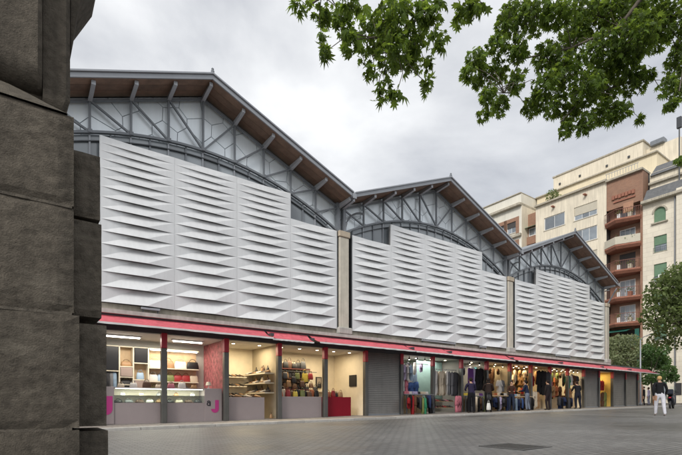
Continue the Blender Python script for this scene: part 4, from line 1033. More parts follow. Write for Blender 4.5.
# back of the ground floor, closing the building
MB().box(-4.6, 36.95, 2.7, 2.8, -0.2, 3.15).build('rear_wall', BACK, hall)
MB().box(36.9, 36.99, 0.13, 2.69, 0.3, 3.04).build('annex_end_wall', SHUT, hall)
MB().box(-4.62, -4.55, 0.0, 2.69, -0.2, 3.158).build('annex_end_wall', PIER, hall)
MB().box(-4.549, PK[0]-0.09, 0.03, 0.10, -0.1, 2.968).build('shop_front_panel', SHUT, hall)
MB().box(-2.86, -2.71, 0.405, 40, 3.0, 8.3).build('end_wall', PIER, hall)

# ================================================================== APARTMENT HOUSES BEYOND THE MARKET (facade plane s = const, frame of the market)
def house(name, label, group=None): return thing(name, label, 'building', (OX, OY, 0), RZ, group)
SB = 51.0
def win(parent, u0, u1, z0, z1, s, kind='glass', frame=WFRAME, panes=2, blind=0.0, bm=BLIND, sill=True, depth=0.16):
    # window set back into a facade that faces -s: reveal box, frame bars, panes, optional roller blind, sill
    w = MB(); t = 0.085; x = s-0.025
    w.box(x, x+0.05, u0, u0+t, z0, z1); w.box(x, x+0.05, u1-t, u1, z0, z1); w.box(x+0.001, x+0.049, u0+t, u1-t, z0, z0+t); w.box(x+0.001, x+0.049, u0+t, u1-t, z1-t, z1)
    wo = w.build('window', frame, parent)
    for i in range(panes):
        a = u0+t+(u1-u0-2*t)*i/panes+(0.02 if i else 0); b = u0+t+(u1-u0-2*t)*(i+1)/panes-(0.02 if i < panes-1 else 0)
        MB().box(x+0.02, x+0.03, a, b, z0+t, z1-t).build('pane', WGLASS, wo)
        if i: MB().box(x+0.003, x+0.047, a-0.04, a, z0+t, z1-t).build('frame_bar', frame, wo)
    if blind: MB().box(x-0.03, x-0.004, u0+0.02, u1-0.02, z1-(z1-z0)*blind, z1).build('roller_blind', bm, wo)
    if sill: MB().box(x-0.14, x+0.0, u0-0.06, u1+0.06, z0-0.09, z0-0.005).build('sill', CORN, wo)
    return wo
def wall_holes(parent, s, thick, u0, u1, z0, z1, holes, mat, name='wall'):
    # wall slab in the plane s with rectangular openings (u0,u1,z0,z1)
    us_ = sorted(set([u0, u1]+[h[0] for h in holes]+[h[1] for h in holes])); zs_ = sorted(set([z0, z1]+[h[2] for h in holes]+[h[3] for h in holes]))
    mb = MB()
    inside = lambda a, b: any(h[0] < a < h[1] and h[2] < b < h[3] for h in holes)
    nu, nz_ = len(us_)-1, len(zs_)-1
    solid = [[not inside((us_[i]+us_[i+1])/2, (zs_[j]+zs_[j+1])/2) for j in range(nz_)] for i in range(nu)]
    for i in range(nu):
        for j in range(nz_):
            a, b, c, d = us_[i], us_[i+1], zs_[j], zs_[j+1]
            if solid[i][j]: mb.poly([(s,b,c),(s,a,c),(s,a,d),(s,b,d)][::-1])
            else:
                if i == 0 or solid[i-1][j]: mb.poly([(s,a,c),(s+thick,a,c),(s+thick,a,d),(s,a,d)])
                if i == nu-1 or solid[i+1][j]: mb.poly([(s,b,c),(s,b,d),(s+thick,b,d),(s+thick,b,c)])
                if j == 0 or solid[i][j-1]: mb.poly([(s,a,c),(s,b,c),(s+thick,b,c),(s+thick,a,c)])
                if j == nz_-1 or solid[i][j+1]: mb.poly([(s,a,d),(s+thick,a,d),(s+thick,b,d),(s,b,d)])
    return mb.build(name, mat, parent)
P = lambda px, py, s=SB: on_s(px, py, s)
# ---- main beige block with brick balcony bay
hb = house('apartment_building', 'tall beige apartment block with a brick bay of terracotta balconies and stepped-back top floors')
uL, uM, uR = P(536.5, 0)[0], P(606.5, 0)[0], P(643, 0)[0]       # 16.8, 8.6, 5.0
ZR = 25.35; FL = 2.74
wins = []
z1a = 23.55
for f in range(8):
    zt = z1a-f*FL-0.02*f
    wins.append((13.25, 15.85, zt-1.55, zt, f, 0)); wins.append((9.55, 12.15, zt-1.55, zt, f, 1))
wall_holes(hb, SB, 0.18, uM, uL, 0.2, ZR, [w[:4] for w in wins], BEIGE)
MB().box(SB+0.19, SB+12, uM+0.02, uL-0.02, 0.2, ZR-0.02).build('wall_core', DARKB, hb)
MB().box(SB+0.001, SB+12, uL-0.001, uL+0.10, 0.2, ZR).build('side_wall', BEIGE, hb)
for (a, b, c, d, f, k) in wins:
    win(hb, a, b, c, d, SB+0.12, panes=3 if k else 2, blind=[0, 0.62, 0, 0, 0.35, 0.5, 0, 0.4][(f*2+k) % 8] if not (f == 0 and k == 0) else 0.0)
MB().box(SB-0.35, SB+0.0-0.001, uM-0.05, uL+0.15, ZR-0.12, ZR+0.02).build('cornice', CORN, hb)
MB().box(SB-0.3, SB+10, uM-0.06, uL+0.1, ZR+0.021, ZR+0.10).build('terrace_floor', CORN, hb)
# terrace parapet pieces, setback floors
s1 = SB+3.2
uA = on_s(537, 0, s1)[0]; uB = on_s(657, 150, s1)[0]; z2 = on_s(655, 153, s1)[1]
MB().box(s1, s1+9, uB, uA, ZR+0.1, z2).build('setback_wall', BEIGE2, hb)
MB().box(s1-0.25, s1+9, uB-0.1, uA+0.1, z2+0.001, z2+0.14).build('setback_cornice', CORN, hb)
s2 = SB+6.5
uC = on_s(553.5, 0, s2)[0]; uD = on_s(643, 0, s2)[0]; z3 = on_s(600, 159, s2)[1]
MB().box(s2, s2+6, uD, uC, z2+0.141, z3).build('penthouse_wall', BEIGE, hb)
MB().box(s2-0.12, s2+6, uD-0.1, uC+0.1, z3+0.001, z3+0.18).build('penthouse_coping', CORN, hb)
MB().box(s2+1, s2+5, uD-3.4, uD-0.001, z2+0.142, z3-0.7).build('stair_tower', BEIGE, hb)
MB().cbox(s2+0.6, s2+1.6, uD-1.9, uD-0.5, z3-0.68, z3-0.1, 0.06).build('water_tank', STEEL, hb)
for (px, py) in ((560, 181), (580, 173), (607, 163), (629, 154)):
    uu, zz_ = on_s(px, py+3, s2); MB().cbox(s2-0.12, s2-0.002, uu-0.12, uu+0.12, zz_-0.12, zz_+0.12, 0.01).build('vent', STEEL_D, hb)
for (px, py) in ((554, 207), (586, 195)):
    uu, zz_ = P(px, py); MB().cbox(SB-0.5, SB-0.002, uu-0.14, uu+0.14, zz_-0.08, zz_+0.06, 0.02).build('spout', TERRA, hb)
# terrace railing
rl = MB()
for i in range(12): rl.box(SB-0.02, SB+0.02, uR+0.5+i*0.28, uR+0.53+i*0.28, ZR+0.1, ZR+0.62)
rl.box(SB-0.025, SB+0.025, uR+0.4, uR+3.7, ZR+0.62, ZR+0.66); rl.build('terrace_railing', FASCIA, hb)
# brick bay with balconies: recessed brick wall, side fins
rec = SB+0.9
bz = [P(625, y)[1] for y in (219.5, 245.5, 270.5, 297.5, 323)]
bw = []
for z in bz+[bz[-1]-FL, bz[-1]-2*FL]: bw.append((uR+1.05, uM-0.95, z+0.25, z+2.05))
bwall = wall_holes(hb, rec, 0.15, uR+0.25, uM-0.01, 0.2, ZR-0.3, bw, BRICKW, 'brick_wall')
MB().box(SB+0.0, rec+0.4, uR-0.001, uR+0.249, 0.2, ZR-0.3).build('brick_fin', BRICKW, hb)
MB().box(SB-0.001, rec-0.001, uR+0.25, uM-0.015, P(625, 205.5)[1], ZR-0.3).build('brick_upper_wall', BRICKW, hb)
MB().box(rec+0.16, rec+8, uR+0.02, uM-0.02, 0.2, ZR-0.31).build('bay_core', DARKB, hb)
MB().box(SB-0.3, rec+3, uR-0.05, uM, ZR-0.299, ZR-0.10).build('bay_cornice', CORN, hb)
louv = P(622, 203)
for i in range(7):
    uu = uR+0.75+i*0.33; MB().box(SB-0.16, SB-0.002, uu, uu+0.27, P(625, 195)[1]+0.05*(i % 2)-0.15, P(625, 195)[1]+0.25).build('vent_block', TERRA, hb)
MB().box(SB-0.12, SB-0.003, uR+0.7, uM-0.75, P(625, 199)[1]-0.1, P(625, 199)[1]+0.06).build('brick_shelf', TERRA, hb)
MB().box(SB-0.02, SB-0.0025, uR+0.9, uM-1.7, P(625, 213)[1], P(625, 203)[1]).build('brick_panel', M('pale brick panel', (0.40, 0.22, 0.14), 0.8), hb)
for i, z in enumerate(bz):
    sl = MB(); pts = [(uR+0.15, SB+0.85), (uR+0.15, SB-0.15), (uR+1.0, SB-0.55), (uM-0.25, SB-1.15), (uM+0.28, SB-0.05), (uM-0.02, SB+0.85)]
    pts = [(uR+0.15, SB+0.88), (uR+0.15, SB-0.25), (uM-1.35, SB-1.1), (uM+0.05, SB-0.35), (uM-0.03, SB+0.88)]
    n = len(pts)
    b0 = len(sl.v)
    sl.v += [(p[1]+(0.25 if 0 < k < n-1 else 0), p[0], z-0.42) for k, p in enumerate(pts)]+[(p[1], p[0], z-0.16) for p in pts]+[(p[1], p[0], z) for p in pts]
    for lay in range(2):
        for k in range(n): sl.f.append((lay*n+k, lay*n+(k+1)%n, (lay+1)*n+(k+1)%n, (lay+1)*n+k)); sl.mi.append(0)
    sl.f.append(tuple(range(n-1, -1, -1))); sl.f.append(tuple(2*n+k for k in range(n))); sl.mi += [0, 0]
    balc = sl.build('balcony', TERRA, hb)
    # parapet / railing along the street edges
    e = pts[1:4]
    for k in range(2):
        p, q = e[k], e[k+1]
        if i == 1:
            MB().bar((p[1], p[0], z+0.42), (q[1], q[0], z+0.42), 0.05, 0.80).build('parapet', BLIND, balc)
        else:
            r_ = MB(); L = math.hypot(q[0]-p[0], q[1]-p[1]); m_ = int(L/0.16)
            for j in range(m_+1):
                t = j/m_; x, y = p[1]+(q[1]-p[1])*t, p[0]+(q[0]-p[0])*t; r_.box(x-0.012, x+0.012, y-0.012, y+0.012, z, z+0.92)
            r_.bar((p[1], p[0], z+0.94), (q[1], q[0], z+0.94), 0.05, 0.05); r_.build('railing', M('rust brown railing', (0.16, 0.06, 0.04), 0.6), balc)
    MB().cbox(SB-0.5, SB-0.15, uR+0.9, uR+1.3, z+0.003, z+0.5, 0.03).build('planter', TERRA if i % 2 else BLIND, balc)
    MB().cbox(SB-0.6, SB-0.3, uM-1.6, uM-1.3, z+0.003, z+0.6, 0.03).build('flower_pot', WFRAME, balc)
    pl_ = MB(); rr_ = random.Random(60+i)
    for _ in range(90):
        c_ = Vector((SB-0.35+rr_.gauss(0, 0.16), uR+1.1+rr_.gauss(0, 0.25), z+0.62+rr_.gauss(0, 0.16))) if _ < 55 else Vector((SB-0.45+rr_.gauss(0, 0.1), uM-1.45+rr_.gauss(0, 0.15), z+0.78+rr_.gauss(0, 0.14)))
        d_ = Vector((rr_.gauss(0,1), rr_.gauss(0,1), rr_.gauss(0,1))).normalized()*0.09; e_ = d_.orthogonal().normalized()*0.05
        pl_.poly([c_-d_, c_-e_, c_+d_, c_+e_])
    pl_.build('plant', LEAF_G if i % 2 else LEAF_D, balc)['kind'] = 'stuff'
for i, (a, b, c, d) in enumerate(bw):
    win(hb, a, b, c, d, rec+0.08, panes=3, blind=(0, 0, 0.9, 0, 0, 0.3, 0.9)[i], bm=DARKB, sill=False)
g = MB(); zg = bz[-1]-0.45; g.hexa([(SB-0.9,uR+1.2,zg-0.55),(SB-0.9,uM,zg-0.55),(SB+0.5,uM,zg-0.12),(SB+0.5,uR+1.2,zg-0.12),(SB-0.9,uR+1.2,zg-0.52),(SB-0.9,uM,zg-0.52),(SB+0.5,uM,zg-0.09),(SB+0.5,uR+1.2,zg-0.09)]); g.build('green_awning', GREENA, hb)
MB().box(SB-0.06, SB+0.0-0.003, uR+0.35, uR+0.75, 2.9, zg-0.3).build('green_post', GREENA, hb)

# ---- stone house on the right
hs = house('stone_house', 'pale stone apartment house with green blinds, an arched top window and slate roof bands')
uS1 = P(677.5, 0)[0]; ZC = P(660, 201)[1]
sw = []
for (y0, y1) in ((235.5, 251.5), (263.5, 281)): sw.append((P(667, 0)[0], P(654, 0)[0], P(660, y1)[1], P(660, y0)[1]))
zt = sw[-1][2]
step = sw[0][2]-sw[1][2]
for f in range(1, 5): sw.append((sw[0][0], sw[0][1], sw[1][2]-step*f, sw[1][3]-step*f))
aw0, aw1 = P(666, 0)[0], P(654, 0)[0]; az0, az1 = P(660, 222)[1], P(660, 207)[1]
wall_holes(hs, SB-0.05, 0.25, -9.0, uR-0.005, 0.2, ZC, sw+[(aw0, aw1, az0, az1)]+[(-3.2, -1.9, w[2], w[3]) for w in sw], STONEW)
MB().box(SB+0.21, SB+12, -9, uR-0.02, 0.2, ZC-0.02).build('wall_core', DARKB, hs)
MB().box(SB-0.055, SB+0.2, -9.001, -9.0005, 0.2, ZC).build('side_wall', STONEW, hs)
MB().cbox(SB-0.40, SB-0.051, -9, uS1, 0.2, ZC+0.6, 0.03).build('corner_bay', STONEW, hs)
for i, (a, b, c, d) in enumerate(sw): 
    win(hs, a, b, c, d, SB+0.10, frame=M('green window frame', (0.14, 0.22, 0.17), 0.6), panes=2, blind=(0.55, 0.7, 0.5, 0.9, 0.6, 0.2)[i], bm=GREENB)
    for q in range(1): 
        r_ = MB()
        for j in range(8): uu = a+(b-a)*j/7; r_.box(SB-0.14, SB-0.12, uu-0.01, uu+0.01, c, c+0.42)
        r_.box(SB-0.145, SB-0.115, a-0.03, b+0.03, c+0.42, c+0.45); r_.build('window_guard', STEEL_D, hs)
ax_, az_ = (sw[1][0]+sw[1][1])/2-0.25, sw[1][2]+0.32
ac = MB().cbox(SB-0.42, SB-0.10, ax_-0.32, ax_+0.32, az_-0.26, az_+0.26, 0.02).build('air_conditioner', WFRAME, hs)
MB().lathe([(0.2, 0), (0.2, 0.01)], (0, 0), 12).build('fan_grille', STEEL_D, ac).matrix_local = Matrix.Translation((SB-0.425, ax_, az_)) @ Matrix.Rotation(R(-90), 4, 'Y')
# arched window: blind with round head, stone surround fills the spandrels
cw, rw = (aw0+aw1)/2, (aw1-aw0)/2; zs_ = az1-rw
ap = [(aw0, az0), (aw1, az0)]+[(cw+rw*math.cos(math.pi*k/10), zs_+rw*math.sin(math.pi*k/10)) for k in range(11)]
mb = MB(); n = len(ap); mb.v = [(SB+0.08, p[0], p[1]) for p in ap]+[(SB+0.11, p[0], p[1]) for p in ap]
mb.f = [tuple(range(n)), tuple(range(2*n-1, n-1, -1))]+[(i, (i+1)%n, (i+1)%n+n, i+n) for i in range(n)]; mb.mi = [0]*len(mb.f)
ao = mb.build('arched_window', GREENB, hs)
for sg in (-1, 1):
    sp = MB(); pts = [(cw+sg*rw*math.cos(math.pi/2*k/8), zs_+rw*math.sin(math.pi/2*k/8)) for k in range(9)]+[(cw+sg*rw, az1)]
    m_ = len(pts); sp.v = [(SB-0.048, p[0], p[1]) for p in pts]+[(SB+0.2, p[0], p[1]) for p in pts]
    sp.f = [tuple(range(m_)), tuple(range(2*m_-1, m_-1, -1))]+[(i, (i+1)%m_, (i+1)%m_+m_, i+m_) for i in range(m_)]; sp.mi = [0]*len(sp.f); sp.build('spandrel', STONEW, ao)
sr = MB()
for k in range(14):
    t0, t1 = math.pi*k/14, math.pi*(k+1)/14; r1 = rw+0.16
    q = lambda t, r: (cw+r*math.cos(t), zs_+r*math.sin(t))
    A, B_, C_, D_ = q(t0, rw+0.01), q(t1, rw+0.01), q(t1, r1), q(t0, r1)
    sr.hexa([(SB-0.12,A[0],A[1]),(SB-0.12,B_[0],B_[1]),(SB-0.051,B_[0],B_[1]),(SB-0.051,A[0],A[1]),(SB-0.12,D_[0],D_[1]),(SB-0.12,C_[0],C_[1]),(SB-0.051,C_[0],C_[1]),(SB-0.051,D_[0],D_[1])])
sr.build('arch_moulding', CORN, ao); MB().box(SB-0.25, SB+0.07, aw0-0.2, aw1+0.2, az0-0.12, az0-0.003).build('sill', CORN, ao)
MB().cbox(SB-0.65, SB+0.5, -9, uR+0.02, ZC+0.001, ZC+0.32, 0.05).build('cornice', CORN, hs)
sl = MB(); sl.hexa([(SB-0.35,-9,ZC+0.321),(SB+0.6,-9,ZC+0.321),(SB+0.6,uR-0.1,ZC+0.321),(SB-0.35,uR-0.1,ZC+0.321),(SB+0.15,-9,ZC+1.55),(SB+0.6,-9,ZC+1.55),(SB+0.6,uR-0.3,ZC+1.55),(SB+0.15,uR-0.3,ZC+1.55)]); sl.build('slate_band', SLATE, hs)
MB().box(SB+0.61, SB+9, -9, uR-0.4, ZC+0.33, ZC+3.4).build('attic_wall', BEIGE, hs)
MB().cbox(SB+0.3, SB+1.2, -9, uR-0.35, ZC+2.1, ZC+2.35, 0.04).build('attic_cornice', CORN, hs)
sl = MB(); sl.hexa([(SB+0.35,-9,ZC+3.0),(SB+2.0,-9,ZC+3.0),(SB+2.0,uR-0.5,ZC+3.0),(SB+0.35,uR-0.5,ZC+3.0),(SB+1.2,-9,ZC+4.2),(SB+2.0,-9,ZC+4.2),(SB+2.0,uR-0.8,ZC+4.2),(SB+1.2,uR-0.8,ZC+4.2)]); sl.build('slate_band', SLATE, hs)
up, zp_ = on_s(681, 150, SB+0.7)
MB().tube([(SB+0.25, up, ZC+0.4), (SB+0.25, up, ZC+7.8)], 0.06, 8).build('roof_pole', STEEL_D, hs)
MB().cbox(SB+0.1, SB+0.4, up-0.2, up+0.2, ZC+6.7, ZC+7.8, 0.03).build('antenna_box', STEEL_D, hs)
ud = P(675.5, 0)[0]
MB().tube([(SB-0.16, ud, 0.5), (SB-0.16, ud, ZC-0.05)], 0.06, 8).build('drainpipe', STEEL, hs)
gw = (P(682, 0)[0]-0.1, P(677, 0)[0], P(680, 395)[1], P(680, 383)[1])
r_ = MB(); 
for j in range(9): uu = gw[0]+(gw[1]-gw[0])*j/8; r_.box(SB-0.47, SB-0.45, uu-0.012, uu+0.012, gw[2], gw[3])
wo = MB().box(SB-0.44, SB-0.402, gw[0], gw[1], gw[2], gw[3]).build('window', DARKB, hs); r_.build('window_grille', STEEL_D, wo)

# ---- white and brick house behind the second gable
hw = house('cream_house', 'cream apartment house with brick window surrounds and a bold cornice behind the second gable')
u0 = P(521.5, 0)[0]; ZW = P(520, 206)[1]; ZWt = P(520.5, 194)[1]
ww = []
for f in range(7): ww += [(P(516,0)[0]-f*0, P(510.5,0)[0]+0.5, ZW-1.75-f*3.0-1.45, ZW-1.75-f*3.0), (P(503,0)[0]-0.2, P(496,0)[0], ZW-1.75-f*3.0-1.45, ZW-1.75-f*3.0)]
wall_holes(hw, SB, 0.2, u0, 34, 0.2, ZW, ww, CREAM)
MB().box(SB+0.21, SB+10, u0+0.02, 34, 0.2, ZW).build('wall_core', DARKB, hw)
MB().box(SB+0.001, SB+10, u0-0.05, u0-0.001, 0.2, ZWt).build('side_wall', BEIGE, hw)
MB().cbox(SB-0.5, SB+9, u0-0.06, 34, ZW+0.001, ZW+0.35, 0.05).build('cornice', CORN, hw)
MB().box(SB-0.15, SB+9, u0-0.055, 34, ZW+0.351, ZWt).build('parapet', CREAM, hw)
MB().cbox(SB-0.3, SB+9, u0-0.08, 34, ZWt+0.001, ZWt+0.15, 0.03).build('coping', CORN, hw)
for i, (a, b, c, d) in enumerate(ww):
    sd = MB(); sd.box(SB-0.06, SB-0.002, a-0.45, a-0.001, c-0.2, d+0.5); sd.box(SB-0.06, SB-0.002, b+0.001, b+0.45, c-0.2, d+0.5); sd.box(SB-0.059, SB-0.0021, a, b, d+0.001, d+0.49); sd.build('brick_surround', BRICKW, hw)
    win(hw, a, b, c, d, SB+0.1, panes=2, blind=(0.5, 0.2, 0.7)[i % 3], bm=DARKB)
for f in range(7): MB().cbox(SB-0.35, SB-0.003, u0-0.02, 34, ZW-1.75-f*3.0-1.45-0.75, ZW-1.75-f*3.0-1.45-0.35, 0.04).build('string_course', CORN, hw)
# brick link between the two houses
hl = house('brick_link', 'narrow recessed brick building with green awning squeezed between two apartment houses')
MB().box(SB+1.4, SB+9, uL+0.101, u0-0.051, 0.2, P(529, 214.5, SB+1.4)[1]).build('brick_wall', BRICKW, hl)
zl = P(529, 230, SB+1.4)[1]
for f in range(5):
    z = zl-f*2.8
    MB().box(SB+1.1, SB+1.399, uL+0.101, u0-0.051, z-2.0, z-1.0).build('parapet', BRICKW, hl)
    win(hl, uL+0.25, u0-0.2, z-0.9, z+0.1, SB+1.36, panes=2, sill=False)
g = MB(); g.hexa([(SB+0.6,uL+0.12,zl+0.05),(SB+0.6,u0-0.06,zl+0.05),(SB+1.39,u0-0.06,zl+0.35),(SB+1.39,uL+0.12,zl+0.35),(SB+0.6,uL+0.12,zl+0.09),(SB+0.6,u0-0.06,zl+0.09),(SB+1.39,u0-0.06,zl+0.39),(SB+1.39,uL+0.12,zl+0.39)]); g.build('awning', GREENB, hl)
ua, za = on_s(552, 199, SB+0.9)
# terrace shrub on the beige house and rooftop boxes
def leaf_cloud(mb, blobs, n, size, rnd, flat=0.0):
    tot = sum(b[3]*b[4]*b[5] for b in blobs)
    for (cx, cy, cz, rx, ry, rz_) in blobs:
        k = max(4, int(n*rx*ry*rz_/tot))
        for _ in range(k):
            while True:
                x, y, z = rnd.uniform(-1,1), rnd.uniform(-1,1), rnd.uniform(-1,1); d = x*x+y*y+z*z
                if d < 1 and (d > 0.30 or rnd.random() < 0.35): break
            c = Vector((cx+x*rx, cy+y*ry, cz+z*rz_))
            nrm = Vector((rnd.gauss(0,1), rnd.gauss(0,1), rnd.gauss(0.5,1))).normalized(); e1 = nrm.orthogonal().normalized(); e1.rotate(Matrix.Rotation(rnd.uniform(0, 6.28), 3, nrm)); e2 = nrm.cross(e1)
            s_ = size*rnd.uniform(0.6, 1.35)
            mb.poly([c-e1*s_, c-e2*s_*0.55+e1*s_*0.1, c+e1*s_, c+e2*s_*0.55+e1*s_*0.1])
sh = thing('terrace_shrub', 'dark leafy shrub growing on the roof terrace of the beige block', 'plant', W(SB+0.9, ua, ZR+0.1), 0)
lc = MB(); leaf_cloud(lc, [(0,0,1.0,0.8,0.8,0.8), (0.4,-0.3,0.6,0.6,0.6,0.5)], 350, 0.12, random.Random(3)); lc.build('foliage', LEAF_D, sh)
MB().lathe([(0.25, 0.0), (0.35, 0.45)], (0,0), 10).build('pot', TERRA, sh); MB().tube([(0,0,0.4),(0.05,0,0.9)], 0.04, 6).build('stem', BARK, sh)

# ================================================================== TREES
def tree(name, label, base, top_z, blobs, n, size, mat, r0=0.16, seed=1, group=None):
    t = thing(name, label, 'tree', base, 0, group); rnd = random.Random(seed); bx, by, bz_ = base
    loc = [(b[0]-bx, b[1]-by, b[2]-bz_, b[3], b[4], b[5]) for b in blobs]
    h = top_z-bz_
    MB().tube([(0,0,-0.1),(0.03,0.02,h*0.3),(-0.05,0.04,h*0.65),(0.02,0,h)], [r0*1.3, r0, r0*0.8, r0*0.55], 9).build('trunk', BARK, t, True)
    br = MB()
    for (x, y, z, rx, ry, rz_) in loc:
        br.tube([(0,0,h*0.72),((x)*0.5, y*0.5, (h+z)*0.48),(x, y, z)], [r0*0.5, r0*0.3, r0*0.1], 5)
        for _ in range(4): br.tube([(x*0.8, y*0.8, z*0.85+h*0.1), (x+rnd.uniform(-rx,rx)*0.8, y+rnd.uniform(-ry,ry)*0.8, z+rnd.uniform(-rz_,rz_)*0.8)], [r0*0.15, r0*0.05], 4)
    br.build('limb', BARK, t)
    lc = MB(); leaf_cloud(lc, loc, n, size, rnd); lc.build('crown', mat, t)['kind'] = 'stuff'
    return t
def blobs_px(lst, Y, seed):
    rnd = random.Random(seed); res = []
    for (px, py, rx, ry) in lst:
        y = Y+rnd.uniform(-1, 1); p = at(px, py, y); k = y/F; res.append((p.x, p.y, p.z, rx*k, (rx+ry)/2*k, ry*k))
    return res
def base_at(px, Y):
    x = (px-CX)/F*Y; s, u = to_su(x, Y); return (x, Y, gz(s)+0.0)
tree('street_tree', 'dark green broad street tree beside the stone house', base_at(702, 30), 6.2,
     blobs_px([(665,292,20,16),(682,280,22,18),(700,275,24,20),(656,318,14,14),(674,318,18,18),(694,310,24,22),(660,338,12,10),(682,340,16,11),(715,300,24,24),(672,301,16,14),(705,335,20,14),(646,318,7,7),(650,305,8,8)], 30, 4), 9000, 0.13, LEAF_D, 0.18, 5)
tree('street_tree', 'pale olive tree behind the end of the market hall', base_at(618, 44), 5.0,
     blobs_px([(618,350,11,11),(630,345,11,11),(626,362,11,10),(612,362,9,12),(640,358,8,10),(607,345,8,9),(636,372,8,7),(620,340,8,6)], 44, 6), 6000, 0.12, LEAF_O, 0.13, 6)
tree('street_tree', 'small light green tree over the people at the street corner', base_at(652, 40), 4.2,
     blobs_px([(650,352,9,9),(660,362,10,8),(668,371,8,7),(645,366,7,8),(656,377,9,6),(672,378,7,5),(647,380,6,5),(664,350,6,6)], 40, 8), 4200, 0.12, LEAF_G, 0.09, 7)

# ---- big plane tree overhead: trunk stands to the right of the camera, its branches hang into the picture
pt_base = (8.6, 1.6, gz(to_su(8.6, 1.6)[0]))
plane = thing('plane_tree', 'plane tree with large lobed leaves hanging over the street from above', 'tree', pt_base)
def PL(v): return Vector(v)-Vector(pt_base)
MB().tube([PL((8.6,1.6,-0.1)), PL((8.55,1.65,1.5)), PL((8.4,1.8,4.0)), PL((8.2,2.0,6.4))], [0.36, 0.29, 0.25, 0.21], 12).build('trunk', BARK, plane, True)
left_cl = [(297,4,11,6),(322,12,13,11),(343,22,12,12),(322,40,6,8),(324,53,6,8),(350,42,10,12),(363,55,8,8),(371,32,16,20),(372,70,7,8),(392,22,20,20),(392,52,17,17),(384,82,8,10),(380,96,8,7),(397,92,7,9),(412,40,15,17),(408,66,11,9),(425,62,9,9),(428,84,6,9),(436,38,11,10),(425,12,12,10),(437,10,8,10),(462,8,9,8),(474,9,8,9),(458,19,6,6),(399,6,16,8),(350,5,16,7),(482,3,8,6)]
right_cl = [(468,72,7,7),(476,58,9,9),(482,76,10,10),(488,95,8,9),(484,114,5,6),(497,44,10,11),(499,72,9,10),(500,104,7,9),(508,24,12,11),(518,48,9,12),(516,82,7,11),(515,8,13,8),(535,16,16,13),(534,104,11,9),(546,56,12,12),(545,84,11,12),(556,104,11,11),(566,128,6,9),(571,112,9,10),(565,70,14,15),(572,36,14,14),(560,12,16,9),(588,86,14,15),(586,122,7,11),(599,52,17,17),(606,84,14,14),(604,112,11,11),(620,110,9,9),(622,62,14,16),(600,18,22,14),(634,36,18,20),(636,80,10,12),(643,12,22,12),(656,34,14,14),(672,16,16,16),(676,62,9,13),(668,84,7,9),(678,90,6,10),(672,104,7,5),(652,72,4,4),(640,118,4,4),(684,44,9,12),(679,160,3,4),(580,6,22,7),(625,8,22,8)]
rnd = random.Random(21)
def leaf_outline():
    # five-lobed plane leaf, stalk at the origin, tip towards +x
    pts = []
    lob = [(-128,0.46),(-100,0.36),(-78,0.76),(-58,0.58),(-50,0.44),(-38,0.94),(-24,0.68),(-16,0.54),(0,1.08),(16,0.54),(24,0.68),(38,0.94),(50,0.44),(58,0.58),(78,0.76),(100,0.36),(128,0.46)]
    for a, r in lob:
        r *= 0.5; pts.append((0.14+r*math.cos(R(a))*1.0, r*math.sin(R(a))*1.05))
    return pts
LO = leaf_outline()
def leaf_mesh_pts(size, curl):
    v = [(0.16*size, 0, 0.0)]
    for (x, y) in LO: v.append((x*size, y*size, -curl*size*((x-0.14)**2+y*y)*1.6))
    v.append((0.0, 0, 0.0))
    return v
leaf_faces = [(0, i, i+1) for i in range(1, len(LO))]+[(0, len(LO), len(LO)+1), (0, len(LO)+1, 1)]
def leaf_me(curl, size):
    me = bpy.data.meshes.new('leaf'); v = leaf_mesh_pts(size, curl)
    # stalk
    b = len(v); v += [(0.02*size, 0.008*size, 0), (-0.30*size, 0.006*size, 0.05*size), (-0.30*size, -0.006*size, 0.05*size), (0.02*size, -0.008*size, 0)]
    me.from_pydata(v, [], leaf_faces+[(b, b+1, b+2, b+3)]); me.materials.append(LEAF_F); me.update(); return me
LM = [leaf_me(c, 0.185) for c in (0.5, 0.9, 1.4, -0.3)]
leaves = []; twigs = MB(); boughs = MB()
def grow(cl, Y0, dens, size, hub):
    for (px, py, rx, ry) in cl:
        Y = Y0+rnd.uniform(-0.5, 0.5); p = at(px, py, Y); k = Y/F
        r3 = Vector((rx*k, (rx+ry)*0.5*k*1.2, ry*k))
        st = min(hub, key=lambda h: (h-p).length)
        mid = st.lerp(p, 0.55)+Vector((rnd.uniform(-0.15,0.15), rnd.uniform(-0.15,0.15), 0.12))
        jt = lambda: Vector((rnd.uniform(-0.07,0.07), rnd.uniform(-0.07,0.07), rnd.uniform(-0.05,0.07)))
        twigs.tube([PL(st), PL(st.lerp(p, 0.22)+jt()+Vector((0,0,0.06))), PL(mid+jt()), PL(mid.lerp(p, 0.6)+jt()), PL(p)], [0.010, 0.008, 0.0065, 0.005, 0.004], 5)
        for _ in range(max(3, int(rx*ry*dens))):
            while True:
                q = Vector((rnd.uniform(-1,1), rnd.uniform(-1,1), rnd.uniform(-1,1)))
                if q.length < 1: break
            c = p+Vector((q.x*r3.x, q.y*r3.y, q.z*r3.z))
            leaves.append((c, size*rnd.uniform(0.5, 1.2), (px-CX)**2))
            if rnd.random() < 0.10: twigs.tube([PL(p), PL(c)], [0.006, 0.003], 4)
hubL = [Vector((1.3,5.7,6.6)), Vector((0.45,5.6,6.1)), Vector((0.95,5.7,5.6)), Vector((0.6,5.7,5.25)), Vector((-0.2,5.6,5.8)), Vector((1.6,5.6,5.9))]
hubR = [Vector((5.6,7.6,8.3)), Vector((4.9,8.0,7.4)), Vector((4.1,8.1,7.1)), Vector((3.2,8.1,6.9)), Vector((4.4,8.2,6.3)), Vector((5.3,8.2,6.6)), Vector((6.2,8.2,7.0)), Vector((2.9,8.1,6.3)), Vector((7.0,8.2,5.6))]
